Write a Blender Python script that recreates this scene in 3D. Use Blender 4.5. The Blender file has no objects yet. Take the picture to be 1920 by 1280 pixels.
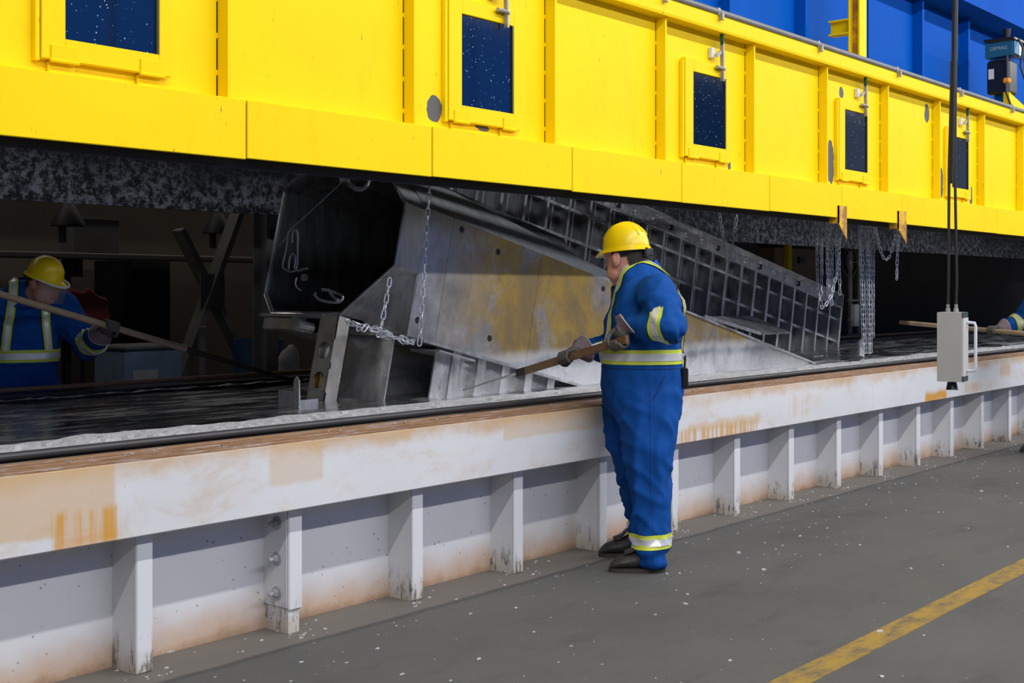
import bpy, bmesh, math, random
from mathutils import Vector, Matrix, Euler, noise
from mathutils.bvhtree import BVHTree

random.seed(7)
V = Vector
scene = bpy.context.scene
COL = scene.collection
R = math.radians

# ------------------------------------------------------------------ camera
FPX, HORIZ, PHI, CAMH = 2356.0, 545.0, R(40.19), 1.475
CP, SP = math.cos(PHI), math.sin(PHI)
cam_d = bpy.data.cameras.new('camera')
cam_d.sensor_width = 36.0
cam_d.lens = FPX / 1920 * 36.0
cam_d.shift_y = -(640 - HORIZ) / 1920
cam_d.clip_start = 0.05
cam_d.clip_end = 200
cam = bpy.data.objects.new('camera', cam_d)
cam.location = (0, 0, CAMH)
cam.rotation_euler = (R(90), 0, PHI - R(90))
COL.objects.link(cam)
scene.camera = cam

# ------------------------------------------------------------------ world, lamps, exposure
world = bpy.data.worlds.new('hall_air')
scene.world = world
world.use_nodes = True
bg = world.node_tree.nodes['Background']
bg.inputs[0].default_value = (0.62, 0.70, 0.85, 1)
bg.inputs[1].default_value = 0.24

def lamp_row(name, y, z, power, size_y, tilt, x=13, length=34, col=(1.0, 0.985, 0.97)):
    d = bpy.data.lights.new(name, 'AREA')
    d.shape = 'RECTANGLE'
    d.size, d.size_y = length, size_y
    d.energy = power
    d.color = col
    o = bpy.data.objects.new(name, d)
    o.location = (x, y, z)
    o.rotation_euler = (R(tilt), 0, 0)
    COL.objects.link(o)
    return o
lamp_row('hall_lamp_row_low', -4.4, 6.0, 1150, 0.16, 56)
lamp_row('hall_lamp_row_high', -0.35, 7.0, 1250, 0.16, 36)
lamp_row('added_rear_fill', -8.0, 8.0, 2300, 0.3, -45)  # added unseen row, brightens the opposite wall mirrored in metal and panes
lamp_row('added_hood_fill', 4.62, 3.05, 50, 0.10, 48, 11, 20, (.86, .93, 1.0))  # unseen fill added under the hood to lift the dark interior
lamp_row('added_aisle_fill', 9.2, 3.45, 27, 0.2, -12, 8, 12, (1.0, .92, .82))  # added dim fill for the dark area behind the tank

vs = scene.view_settings
vs.view_transform = 'Standard'
vs.look = 'None'
vs.exposure = 0.0
vs.gamma = 1.0
vs.use_curve_mapping = False

# ------------------------------------------------------------------ geometry helpers
def ray(px, py):
    a = (px - 960) / FPX
    return V((CP + a * SP, SP - a * CP, (HORIZ - py) / FPX))
def atY(px, py, Y):           # point of a known vertical plane Y
    d = ray(px, py)
    return V((0, 0, CAMH)) + d * (Y / d.y)
def atZ(px, py, Z):           # point of a known level Z
    d = ray(px, py)
    return V((0, 0, CAMH)) + d * ((Z - CAMH) / d.z)
def atX(px, py, X):           # point of a known cross plane X
    d = ray(px, py)
    return V((0, 0, CAMH)) + d * (X / d.x)
def atD(px, py, z):           # point at a known distance along the view axis
    return V((0, 0, CAMH)) + ray(px, py) * z

WM = {}
def reg(o, m):
    WM[o.name] = m
def props(o, label=None, cat=None, group=None, kind=None):
    if label: o['label'] = label
    if cat: o['category'] = cat
    if group: o['group'] = group
    if kind: o['kind'] = kind
    return o
def thing(name, label, cat, loc=(0, 0, 0), rz=0.0, group=None, kind=None):
    o = bpy.data.objects.new(name, None)
    o.empty_display_size = 0.1
    o.location = loc
    o.rotation_euler = (0, 0, rz)
    COL.objects.link(o)
    reg(o, Matrix.Translation(V(loc)) @ Matrix.Rotation(rz, 4, 'Z'))
    return props(o, label, cat, group, kind)

class MB:
    def __init__(s):
        s.v, s.f = [], []
    def add(s, vs_, fs):
        n = len(s.v)
        s.v += [V(p) for p in vs_]
        s.f += [tuple(i + n for i in f) for f in fs]
        return s
    def box(s, x0, x1, y0, y1, z0, z1, bev=0.0):
        if x0 > x1: x0, x1 = x1, x0
        if y0 > y1: y0, y1 = y1, y0
        if z0 > z1: z0, z1 = z1, z0
        if bev > 0:
            b = min(bev, (x1 - x0) * .45, (y1 - y0) * .45, (z1 - z0) * .45)
            bm = bmesh.new()
            bmesh.ops.create_cube(bm, size=1)
            for q in bm.verts:
                q.co = V(((x0 + x1) / 2 + q.co.x * (x1 - x0), (y0 + y1) / 2 + q.co.y * (y1 - y0), (z0 + z1) / 2 + q.co.z * (z1 - z0)))
            bmesh.ops.bevel(bm, geom=list(bm.edges), offset=b, segments=1, profile=.5, affect='EDGES')
            bm.verts.index_update()
            s.add([q.co.copy() for q in bm.verts], [[q.index for q in f.verts] for f in bm.faces])
            bm.free()
            return s
        return s.add([(x0, y0, z0), (x1, y0, z0), (x1, y1, z0), (x0, y1, z0), (x0, y0, z1), (x1, y0, z1), (x1, y1, z1), (x0, y1, z1)],
                     [(0, 3, 2, 1), (4, 5, 6, 7), (0, 1, 5, 4), (1, 2, 6, 5), (2, 3, 7, 6), (3, 0, 4, 7)])
    def obox(s, c, ax, ay, az, hx, hy, hz):      # oriented box, half sizes
        c = V(c); ax = V(ax).normalized() * hx; ay = V(ay).normalized() * hy; az = V(az).normalized() * hz
        vs_ = [c + ax * i + ay * j + az * k for k in (-1, 1) for (i, j) in ((-1, -1), (1, -1), (1, 1), (-1, 1))]
        return s.add(vs_, [(0, 3, 2, 1), (4, 5, 6, 7), (0, 1, 5, 4), (1, 2, 6, 5), (2, 3, 7, 6), (3, 0, 4, 7)])
    def bar(s, a, b, w, h, up=(0, 0, 1)):
        a, b = V(a), V(b)
        d = (b - a)
        ay = V(up).cross(d)
        if ay.length < 1e-6: ay = V((1, 0, 0)).cross(d)
        az = d.cross(ay)
        return s.obox((a + b) / 2, d, ay, az, d.length / 2, w / 2, h / 2)
    def prism(s, pts, ext):                       # polygon extruded by vector
        n = len(pts); ext = V(ext)
        vs_ = [V(p) for p in pts] + [V(p) + ext for p in pts]
        fs = [tuple(range(n))[::-1], tuple(range(n, 2 * n))] + [(i, (i + 1) % n, n + (i + 1) % n, n + i) for i in range(n)]
        return s.add(vs_, fs)
    def tube(s, pts, r, n=10, caps=True, closed=False):
        pts = [V(p) for p in pts]
        m = len(pts)
        rs = r if isinstance(r, (list, tuple)) else [r] * m
        vs_, fs = [], []
        prev = None
        for i, p in enumerate(pts):
            if closed: t = pts[(i + 1) % m] - pts[i - 1]
            else: t = pts[min(i + 1, m - 1)] - pts[max(i - 1, 0)]
            t.normalize()
            if prev is None:
                q = V((0, 0, 1)) if abs(t.z) < .9 else V((1, 0, 0))
                u = t.cross(q).normalized()
            else:
                u = (prev - t * prev.dot(t))
                u = u.normalized() if u.length > 1e-6 else t.orthogonal().normalized()
            prev = u
            w = t.cross(u)
            for k in range(n):
                a = 2 * math.pi * k / n
                vs_.append(p + (u * math.cos(a) + w * math.sin(a)) * rs[i])
        for i in range(m if closed else m - 1):
            j = (i + 1) % m
            for k in range(n):
                l = (k + 1) % n
                fs.append((i * n + k, i * n + l, j * n + l, j * n + k))
        if caps and not closed:
            fs.append(tuple(range(n))[::-1])
            fs.append(tuple((m - 1) * n + k for k in range(n)))
        return s.add(vs_, fs)
    def loft(s, rings, caps=True):                # rings: equal length point lists
        n = len(rings[0]); vs_ = [p for r_ in rings for p in r_]; fs = []
        for i in range(len(rings) - 1):
            for k in range(n):
                l = (k + 1) % n
                fs.append((i * n + k, i * n + l, (i + 1) * n + l, (i + 1) * n + k))
        if caps:
            fs.append(tuple(range(n))[::-1])
            fs.append(tuple((len(rings) - 1) * n + k for k in range(n)))
        return s.add(vs_, fs)
    def ell(s, c, rx, ry, rz, n=16, m=10, rot=None):
        c = V(c); rings = []
        for i in range(1, m):
            t = math.pi * i / m
            rings.append([V((rx * math.sin(t) * math.cos(2 * math.pi * k / n), ry * math.sin(t) * math.sin(2 * math.pi * k / n), -rz * math.cos(t))) for k in range(n)])
        vs_ = [p for r_ in rings for p in r_] + [V((0, 0, -rz)), V((0, 0, rz))]
        fs = []
        for i in range(len(rings) - 1):
            for k in range(n):
                l = (k + 1) % n
                fs.append((i * n + k, i * n + l, (i + 1) * n + l, (i + 1) * n + k))
        b, t_ = len(vs_) - 2, len(vs_) - 1
        for k in range(n):
            l = (k + 1) % n
            fs.append((b, l, k)); fs.append((t_, (m - 2) * n + k, (m - 2) * n + l))
        if rot is not None: vs_ = [rot @ p for p in vs_]
        return s.add([p + c for p in vs_], fs)
    def lathe(s, c, prof, n=16, axis=(0, 0, 1)):  # prof: (radius, height)
        q = V((0, 0, 1)).rotation_difference(V(axis)); c = V(c)
        rings = [[c + q @ V((r_ * math.cos(2 * math.pi * k / n), r_ * math.sin(2 * math.pi * k / n), h)) for k in range(n)] for r_, h in prof]
        return s.loft(rings)
    def mesh(s, name, mat, smooth=False):
        me = bpy.data.meshes.new(name)
        me.from_pydata([tuple(p) for p in s.v], [], s.f)
        me.update()
        bm = bmesh.new(); bm.from_mesh(me)
        bmesh.ops.recalc_face_normals(bm, faces=bm.faces)
        bm.to_mesh(me); bm.free()
        if mat: me.materials.append(mat)
        if smooth: smooth_mesh(me)
        return me
    def build(s, name, mat, parent=None, smooth=False, local=False, kind=None, label=None):
        if parent is not None and not local:
            inv = WM[parent.name].inverted()
            s.v = [inv @ p for p in s.v]
        return link(name, s.mesh(name, mat, smooth), parent, kind, label)
def smooth_mesh(me, ang=40):
    for p in me.polygons: p.use_smooth = True
    try: me.set_sharp_from_angle(angle=R(ang))
    except Exception: pass
def link(name, me, parent=None, kind=None, label=None, mw=None):
    o = bpy.data.objects.new(name, me)
    COL.objects.link(o)
    base = Matrix.Identity(4)
    if parent is not None:
        o.parent = parent
        base = WM[parent.name]
    if mw is not None:
        o.matrix_basis = base.inverted() @ mw
        reg(o, mw)
    else:
        reg(o, base)
    if kind: o['kind'] = kind
    if label: o['label'] = label
    return o
def tagged(o, label, cat, group=None, kind=None):
    return props(o, label, cat, group, kind)
def fused(mb, voxel, smooth_it=4, factor=.5):   # overlapping shapes grown into one continuous skin
    me = mb.mesh('tmp', None)
    o = bpy.data.objects.new('tmp', me)
    COL.objects.link(o)
    m = o.modifiers.new('r', 'REMESH'); m.mode = 'VOXEL'; m.voxel_size = voxel
    s_ = o.modifiers.new('s', 'SMOOTH'); s_.iterations = smooth_it; s_.factor = factor
    dg = bpy.context.evaluated_depsgraph_get(); dg.update()
    out = bpy.data.meshes.new_from_object(o.evaluated_get(dg))
    bpy.data.objects.remove(o); bpy.data.meshes.remove(me)
    for p in out.polygons: p.use_smooth = True
    return out

# ------------------------------------------------------------------ material helpers
class NT:
    def __init__(s, name):
        s.m = bpy.data.materials.new(name)
        s.m.use_nodes = True
        s.t = s.m.node_tree
        s.b = s.t.nodes['Principled BSDF']
        s._pos = None
    def n(s, typ, **kw):
        x = s.t.nodes.new(typ)
        for k, v in kw.items(): setattr(x, k, v)
        return x
    def l(s, a, b): s.t.links.new(a, b)
    def put(s, sock, v):
        if hasattr(v, 'links') or hasattr(v, 'is_linked'): s.l(v, sock)
        else:
            if isinstance(v, (tuple, list)) and len(v) == 3 and sock.type == 'RGBA': v = (*v, 1)
            sock.default_value = v
    def pos(s, obj=False):
        if obj:
            return s.n('ShaderNodeTexCoord').outputs['Object']
        if s._pos is None: s._pos = s.n('ShaderNodeNewGeometry').outputs['Position']
        return s._pos
    def sc(s, vec, scale):
        x = s.n('ShaderNodeVectorMath', operation='MULTIPLY'); s.l(vec, x.inputs[0]); x.inputs[1].default_value = scale
        return x.outputs[0]
    def noise(s, vec, scale=5, detail=4, rough=.55, dist=0.0):
        x = s.n('ShaderNodeTexNoise'); s.l(vec, x.inputs['Vector'])
        x.inputs['Scale'].default_value = scale; x.inputs['Detail'].default_value = detail
        x.inputs['Roughness'].default_value = rough; x.inputs['Distortion'].default_value = dist
        return x.outputs[0]
    def voro(s, vec, scale=20):
        x = s.n('ShaderNodeTexVoronoi'); s.l(vec, x.inputs['Vector']); x.inputs['Scale'].default_value = scale
        return x.outputs[0], x.outputs[1]
    def math(s, op, a, b=0.0, c=0.0, clamp=False):
        x = s.n('ShaderNodeMath', operation=op); x.use_clamp = clamp
        s.put(x.inputs[0], a); s.put(x.inputs[1], b)
        if op in ('MULTIPLY_ADD', 'SMOOTH_MIN', 'COMPARE'): s.put(x.inputs[2], c)
        return x.outputs[0]
    def rng(s, v, a, b, c=0.0, d=1.0, smooth=True):
        x = s.n('ShaderNodeMapRange'); x.interpolation_type = 'SMOOTHSTEP' if smooth else 'LINEAR'
        s.put(x.inputs[0], v)
        for i, q in enumerate((a, b, c, d)): x.inputs[i + 1].default_value = q
        return x.outputs[0]
    def mix(s, f, a, b, mode='MIX'):
        x = s.n('ShaderNodeMix', data_type='RGBA', blend_type=mode)
        s.put(x.inputs[0], f); s.put(x.inputs[6], a); s.put(x.inputs[7], b)
        return x.outputs[2]
    def xyz(s, vec):
        x = s.n('ShaderNodeSeparateXYZ'); s.l(vec, x.inputs[0])
        return x.outputs
    def bump(s, h, strength=.2, dist=.01):
        x = s.n('ShaderNodeBump'); x.inputs['Strength'].default_value = strength; x.inputs['Distance'].default_value = dist
        s.l(h, x.inputs['Height']); s.l(x.outputs[0], s.b.inputs['Normal'])
    def rect(s, x0, x1, z0, z1, soft=.03, wob=.06, nscale=6):   # stain with a ragged rectangular outline on a wall along X
        p = s.xyz(s.pos())
        nz = s.math('MULTIPLY', s.math('SUBTRACT', s.noise(s.pos(), nscale, 5, .65), .5), wob * 2)
        X = s.math('ADD', p[0], nz); Z = s.math('ADD', p[2], nz)
        a = s.math('MULTIPLY', s.rng(X, x0 - soft, x0 + soft), s.rng(X, x1 - soft, x1 + soft, 1, 0))
        b = s.math('MULTIPLY', s.rng(Z, z0 - soft, z0 + soft), s.rng(Z, z1 - soft, z1 + soft, 1, 0))
        return s.math('MULTIPLY', a, b)
    def blob(s, cx, cz, rx, rz, wob=.5, nscale=8):              # flake with a ragged outline
        p = s.xyz(s.pos())
        dx = s.math('DIVIDE', s.math('SUBTRACT', p[0], cx), rx)
        dz = s.math('DIVIDE', s.math('SUBTRACT', p[2], cz), rz)
        r2 = s.math('SQRT', s.math('ADD', s.math('MULTIPLY', dx, dx), s.math('MULTIPLY', dz, dz)))
        nz = s.math('MULTIPLY', s.math('SUBTRACT', s.noise(s.pos(), nscale, 3), .5), wob * 2)
        return s.rng(s.math('ADD', r2, nz), .96, 1.02, 1, 0)
    def set(s, color=None, rough=None, metal=None, spec=None, coat=None):
        if color is not None: s.put(s.b.inputs['Base Color'], color)
        if rough is not None: s.put(s.b.inputs['Roughness'], rough)
        if metal is not None: s.put(s.b.inputs['Metallic'], metal)
        if spec is not None: s.put(s.b.inputs['Specular IOR Level'], spec)
        if coat is not None: s.put(s.b.inputs['Coat Weight'], coat)
        return s.m

def plain(name, col, rough=.5, metal=0.0, var=.15, scale=8, bump=0.0, obj=False, spec=.5, stretch=(1, 1, 1)):
    t = NT(name)
    p = t.sc(t.pos(obj), stretch)
    nz = t.noise(p, scale, 5)
    lo = tuple(c * (1 - var) for c in col); hi = tuple(min(1, c * (1 + var)) for c in col)
    t.set(t.mix(nz, lo, hi), rough, metal, spec)
    if bump: t.bump(t.noise(p, scale * 3, 4), bump, .01)
    return t.m

MAT = {}
def m_yellow(name='yellow_paint', chips=()):
    t = NT(name); P = t.pos()
    c = t.mix(t.noise(P, 1.3, 4), (.88, .61, .0), (.95, .70, .004))
    c = t.mix(t.math('MULTIPLY', t.rng(t.noise(t.sc(P, (2, 2, .7)), 3, 6, .7), .52, .75), .35), c, (.80, .50, .0))
    sc_ = t.rng(t.noise(t.sc(P, (10, 10, 2.6)), 2.5, 8, .82), .638, .652)
    c = t.mix(t.math('MULTIPLY', sc_, .8), c, (.18, .13, .03))
    for ch in chips:
        c = t.mix(t.blob(*ch), c, (.115, .115, .12))
    t.bump(t.noise(P, 6, 3), .05, .02)
    return t.set(c, .55, 0, .12)
MAT['yellow'] = m_yellow()
MAT['yellow_clean'] = plain('yellow_trim', (.90, .64, .0), .55, var=.06, spec=.12)
def m_rusty_yellow():
    t = NT('rusty_yellow'); P = t.pos()
    c = t.mix(t.rng(t.noise(P, 9, 6, .7), .4, .62), (.78, .45, .01), (.33, .15, .03))
    return t.set(c, .6)
MAT['rusty_yellow'] = m_rusty_yellow()
def m_blue(name, a, b):
    t = NT(name); P = t.pos()
    c = t.mix(t.noise(t.sc(P, (1, 1, .4)), 2, 5), a, b)
    return t.set(c, .6, 0, .04)
MAT['blue'] = m_blue('blue_paint', (.0, .064, .36), (.0, .092, .50))
MAT['black'] = plain('black_rubber', (.012, .012, .013), .55, var=.3, bump=.1)
MAT['black_gloss'] = plain('black_plastic', (.010, .010, .011), .3, var=.2)
MAT['dark_steel'] = plain('dark_steel', (.03, .03, .034), .5, .6, var=.4, scale=14)
MAT['pipe'] = plain('rim_pipe', (.045, .043, .045), .42, .3, var=.35, scale=6)
MAT['conduit'] = plain('conduit_steel', (.20, .20, .20), .55, .3, var=.25, scale=10)

def m_tank_white(name, stains=True, foot=True):
    t = NT(name); P = t.pos(); X, Y, Z = t.xyz(P)
    c = t.mix(t.noise(P, 2.2, 5), (.60, .61, .64), (.72, .72, .74))
    # speckled chips
    d, _ = t.voro(P, 22)
    sp = t.math('MULTIPLY', t.rng(d, .08, .14, 1, 0), t.rng(t.noise(P, 9, 3), .46, .54))
    c = t.mix(t.math('MULTIPLY', sp, .75), c, (.16, .15, .16))
    if foot:
        h = t.math('ADD', Z, t.math('MULTIPLY', t.math('SUBTRACT', t.noise(P, 5, 6, .7), .5), -.16))
        c = t.mix(t.math('MULTIPLY', t.rng(h, .0, .20, 1, 0), .75), c, (.50, .28, .12))
        c = t.mix(t.math('MULTIPLY', t.rng(h, -.03, .05, 1, 0), .65), c, (.20, .11, .05))
    return t.set(c, .5, 0, .35)
MAT['tank_wall'] = m_tank_white('tank_wall_paint')
def m_post():
    t = NT('post_paint'); P = t.pos(); X, Y, Z = t.xyz(P)
    c = t.mix(t.noise(P, 3, 5), (.64, .65, .68), (.75, .75, .78))
    h = t.math('ADD', Z, t.math('MULTIPLY', t.math('SUBTRACT', t.noise(P, 6, 6, .7), .5), -.22))
    c = t.mix(t.math('MULTIPLY', t.rng(h, -.02, .14, 1, 0), .6), c, (.42, .33, .20))
    k = t.math('MULTIPLY', t.rng(t.noise(t.sc(P, (9, 9, 2.5)), 3, 6, .75), .50, .60), t.rng(Z, .03, .19, 1, 0))
    c = t.mix(t.math('MULTIPLY', k, .75), c, (.05, .035, .02))
    k2 = t.rng(t.noise(t.sc(P, (12, 12, 3)), 4, 6, .8), .68, .71)
    c = t.mix(t.math('MULTIPLY', k2, .5), c, (.10, .09, .09))
    return t.set(c, .5, 0, .35)
MAT['post'] = m_post()
def m_beam():
    t = NT('beam_paint'); P = t.pos(); X, Y, Z = t.xyz(P)
    c = t.mix(t.noise(P, 1.6, 6), (.60, .61, .64), (.73, .735, .75))
    nz = t.noise(P, 3.2, 6, .7)
    # thin tan film of rust near the upper edge
    up = t.math('MULTIPLY', t.rng(t.math('ADD', Z, t.math('MULTIPLY', nz, .20)), .84, .93), t.rng(t.noise(t.sc(P, (1, 1, 2)), 1.3, 6, .7), .30, .62, .25, .8))
    c = t.mix(up, c, (.55, .33, .13))
    film = t.math('MULTIPLY', t.rng(t.noise(t.sc(P, (1, 1, 1.8)), 2.4, 9, .76, .4), .49, .70), .42)
    c = t.mix(film, c, (.55, .38, .19))
    rust, amber = (.60, .38, .16), (.62, .30, .03)
    def q(px0, px1, zz0, zz1, col, f, soft=.02, wob=.03, drip=False):
        nonlocal c
        x0 = atY(px0, 800, 4.13).x; x1 = atY(px1, 800, 4.13).x
        k = t.rect(x0, x1, zz0, zz1, soft, wob)
        if drip:
            k = t.math('MULTIPLY', k, t.rng(t.noise(t.sc(P, (34, 1, 1.2)), 1, 3), .38, .58))
        c = t.mix(t.math('MULTIPLY', k, f), c, col)
    q(-120, 216, .60, .90, rust, .62, .012, .02)
    q(98, 222, .55, .68, amber, .85, .02, .03, True)
    q(108, 220, .55, .60, amber, .6, .02, .02)
    q(505, 605, .66, .86, rust, .40, .012, .015)
    q(745, 770, .78, .86, rust, .5, .01, .02)
    q(945, 1120, .72, .9, rust, .45, .01, .015)
    q(1200, 1420, .54, .63, amber, .75, .02, .03, True)
    q(1290, 1425, .60, .66, rust, .5, .02, .05)
    q(1480, 1515, .60, .75, rust, .35, .02, .03, True)
    q(1735, 1775, .54, .625, amber, .95, .03, .03)
    q(1808, 1840, .57, .65, amber, .6, .03, .03, True)
    q(1875, 1895, .66, .78, rust, .6, .03, .03)
    scr = t.rng(t.noise(t.sc(P, (3, 3, 11)), 4, 8, .8, 1.2), .62, .68)
    c = t.mix(t.math('MULTIPLY', scr, .45), c, (.36, .24, .13))
    scv = t.rng(t.noise(t.sc(P, (26, 26, 2.6)), 2, 5, .8), .73, .75)
    c = t.mix(t.math('MULTIPLY', scv, .6), c, (.12, .08, .05))
    t.bump(t.noise(P, 8, 5), .08, .01)
    return t.set(c, .48, 0, .35)
MAT['beam'] = m_beam()
def m_ledge():
    t = NT('rusty_ledge'); P = t.pos()
    c = t.mix(t.noise(t.sc(P, (.35, 9, 9)), 6, 7, .7), (.13, .065, .03), (.38, .21, .10))
    g = t.math('MULTIPLY', t.rng(t.noise(t.sc(P, (1, 16, 16)), 7, 6, .75), .50, .66), .8)
    c = t.mix(g, c, (.42, .38, .37))
    t.bump(t.noise(t.sc(P, (1, 14, 14)), 8, 6), .5, .01)
    return t.set(c, .75)
MAT['ledge'] = m_ledge()
def m_floor():
    t = NT('stained_concrete'); P = t.pos(); X, Y, Z = t.xyz(P)
    c = t.mix(t.noise(P, .8, 6, .65), (.072, .073, .070), (.138, .135, .126))
    c = t.mix(t.math('MULTIPLY', t.rng(t.noise(t.sc(P, (1, 2.5, 1)), 1.2, 6, .7), .5, .72), .5), c, (.065, .06, .06))
    # paler worn strip next to the tank
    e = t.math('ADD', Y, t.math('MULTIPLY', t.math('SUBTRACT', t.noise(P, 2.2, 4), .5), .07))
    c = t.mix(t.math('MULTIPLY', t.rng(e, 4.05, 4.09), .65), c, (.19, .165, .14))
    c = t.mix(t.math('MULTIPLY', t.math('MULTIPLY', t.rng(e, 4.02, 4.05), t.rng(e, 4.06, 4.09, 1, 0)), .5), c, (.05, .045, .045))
    d, _ = t.voro(P, 16)
    s1 = t.math('MULTIPLY', t.rng(d, .05, .085, 1, 0), t.rng(t.noise(P, 2.5, 3), .48, .62))
    c = t.mix(s1, c, (.42, .42, .42))
    g = t.noise(P, 140, 2)
    c = t.mix(t.math('MULTIPLY', t.rng(g, .55, .75), .35), c, (.20, .20, .195))
    t.bump(t.noise(P, 30, 5), .12, .01)
    return t.set(c, t.rng(t.noise(P, 2, 4), .3, .7, .55, .8), 0, .25)
MAT['floor'] = m_floor()
def m_line():
    t = NT('worn_yellow_line'); P = t.pos()
    k = t.rng(t.noise(t.sc(P, (1, 2, 1)), 5, 7, .75), .40, .66)
    c = t.mix(k, (.36, .23, .045), (.15, .12, .075))
    return t.set(c, .7, 0, .25)
MAT['line'] = m_line()
def m_zinc():
    t = NT('molten_zinc'); P = t.pos()
    st = t.noise(t.sc(P, (.7, 2.6, 1)), 2.2, 7, .68, .6)
    c = t.mix(st, (.16, .165, .18), (.52, .53, .56))
    r_ = t.rng(t.noise(t.sc(P, (.8, 3.2, 1)), 2.0, 6, .7, .8), .42, .66, .07, .42)
    X = t.xyz(P)[0]
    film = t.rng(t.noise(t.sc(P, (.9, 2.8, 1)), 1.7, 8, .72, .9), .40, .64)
    film = t.math('MULTIPLY', film, t.rng(X, 3.2, 8.0, .12, .95))  # oxide film; its paler right part also puts the haze into the colour
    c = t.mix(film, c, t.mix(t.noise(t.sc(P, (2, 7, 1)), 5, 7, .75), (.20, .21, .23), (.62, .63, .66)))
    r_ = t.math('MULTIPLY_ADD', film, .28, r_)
    t.bump(t.noise(t.sc(P, (3.5, 8, 1)), 2.2, 4, .5), .22, .02)
    return t.set(c, r_, t.math('SUBTRACT', 1.0, t.math('MULTIPLY', film, .75)))
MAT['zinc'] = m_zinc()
def m_dross():
    t = NT('zinc_dross'); P = t.pos()
    c = t.mix(t.noise(P, 45, 5, .75), (.30, .30, .32), (.90, .89, .90))
    t.bump(t.noise(P, 70, 5, .7), .8, .012)
    return t.set(c, .6, .15)
MAT['dross'] = m_dross()
def m_galv(name, lo, hi, rough=(.22, .45), stain=None, streak=(6, 6, 1.2), bump=.12):
    t = NT(name); P = t.pos()
    st = t.noise(t.sc(P, streak), 2.4, 7, .68)
    c = t.mix(t.rng(st, .3, .7, smooth=False), lo, hi)
    r_ = t.rng(t.noise(P, 5, 5), .3, .7, rough[0], rough[1])
    metal = .72
    if stain:
        k = t.rng(t.noise(t.sc(P, (1.3, 1.3, 1.1)), 1.5, 8, .72, .35), .33, .50)
        x0, x1 = stain
        X = t.xyz(P)[0]
        k = t.math('MULTIPLY', k, t.math('MULTIPLY', t.rng(X, x0, x0 + .9), t.rng(X, x1 - .3, x1, 1, 0)))
        k2 = t.rng(t.noise(t.sc(P, (1.6, 1.6, 1.1)), 2.6, 9, .75, .3), .40, .66)
        c = t.mix(k, c, t.mix(k2, (.25, .175, .075), (.42, .27, .04)))
        metal = t.math('SUBTRACT', .72, t.math('MULTIPLY', k, .45))
        r_ = t.math('ADD', r_, t.math('MULTIPLY', k, .15))
    if stain:      # freshly wetted zone with its tide mark above the bath
        Z = t.math('ADD', t.xyz(P)[2], t.math('MULTIPLY', t.math('SUBTRACT', t.noise(P, 2.2, 6, .65), .5), .12))
        wet = t.rng(Z, 1.00, 1.04, 1, 0)
        c = t.mix(wet, c, t.mix(t.noise(t.sc(P, (5, 5, 2)), 3, 6, .7), (.34, .35, .37), (.66, .67, .70)))
        r_ = t.math('MULTIPLY', r_, t.math('SUBTRACT', 1.0, t.math('MULTIPLY', wet, .45)))
        tide = t.math('MULTIPLY', t.rng(Z, .98, 1.02), t.rng(Z, 1.03, 1.10, 1, 0))
        c = t.mix(t.math('MULTIPLY', tide, .7), c, (.66, .66, .68))
    t.bump(t.noise(t.sc(P, (5, 5, 2)), 3, 5, .6), bump, .01)
    return t.set(c, r_, metal)
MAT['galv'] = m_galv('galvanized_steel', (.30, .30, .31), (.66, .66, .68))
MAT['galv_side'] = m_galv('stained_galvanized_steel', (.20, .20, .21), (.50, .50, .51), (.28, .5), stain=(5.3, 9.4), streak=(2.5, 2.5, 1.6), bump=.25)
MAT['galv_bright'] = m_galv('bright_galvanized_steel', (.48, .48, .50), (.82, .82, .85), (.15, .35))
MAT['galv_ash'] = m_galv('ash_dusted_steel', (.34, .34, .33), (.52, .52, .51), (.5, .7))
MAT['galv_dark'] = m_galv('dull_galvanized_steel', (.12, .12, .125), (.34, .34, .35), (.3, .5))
MAT['chain'] = plain('chain_steel', (.60, .62, .67), .35, .55, var=.3, scale=30)
MAT['soot'] = plain('soot_black', (.010, .010, .012), .75, var=.5)
def m_crust():
    t = NT('crusted_hood_lining'); P = t.pos()
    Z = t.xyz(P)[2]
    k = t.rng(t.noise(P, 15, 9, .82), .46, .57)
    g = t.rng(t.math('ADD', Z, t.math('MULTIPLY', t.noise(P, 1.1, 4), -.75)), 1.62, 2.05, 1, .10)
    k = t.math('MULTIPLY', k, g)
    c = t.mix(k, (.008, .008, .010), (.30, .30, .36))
    t.bump(t.noise(P, 30, 6, .7), .8, .02)
    return t.set(c, .7)
MAT['crust'] = m_crust()
def m_glass():
    t = NT('spattered_window_glass'); P = t.pos()
    d, _ = t.voro(P, 42)
    k = t.math('MULTIPLY', t.rng(d, .08, .13, 1, 0), t.rng(t.noise(P, 14, 3), .47, .56))
    d2, _ = t.voro(P, 110)
    k = t.math('MAXIMUM', k, t.math('MULTIPLY', t.rng(d2, .08, .16, 1, 0), t.rng(t.noise(P, 30, 3), .56, .66)))
    c = t.mix(k, (.004, .012, .03), (.5, .55, .6))
    return t.set(c, t.math('ADD', .04, t.math('MULTIPLY', k, .5)), 0, 1.0, 0)
MAT['glass'] = m_glass()
MAT['green'] = plain('green_grip', (.0, .075, .035), .45)
MAT['wood'] = plain('worn_wood', (.22, .125, .065), .65, var=.45, scale=10, stretch=(1, 1, 5), bump=.15)
MAT['wood_pale'] = plain('pale_wood', (.40, .29, .19), .6, var=.3, scale=10)
MAT['charred'] = plain('charred_iron', (.03, .022, .018), .7, var=.4)
MAT['grey_box'] = plain('pendant_grey', (.42, .42, .41), .5, var=.08, scale=14)
MAT['pend_light'] = plain('pendant_pale_front', (.56, .55, .54), .5, var=.06, scale=12)
MAT['teal_dark'] = plain('dark_teal', (.025, .05, .055), .5)
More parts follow.
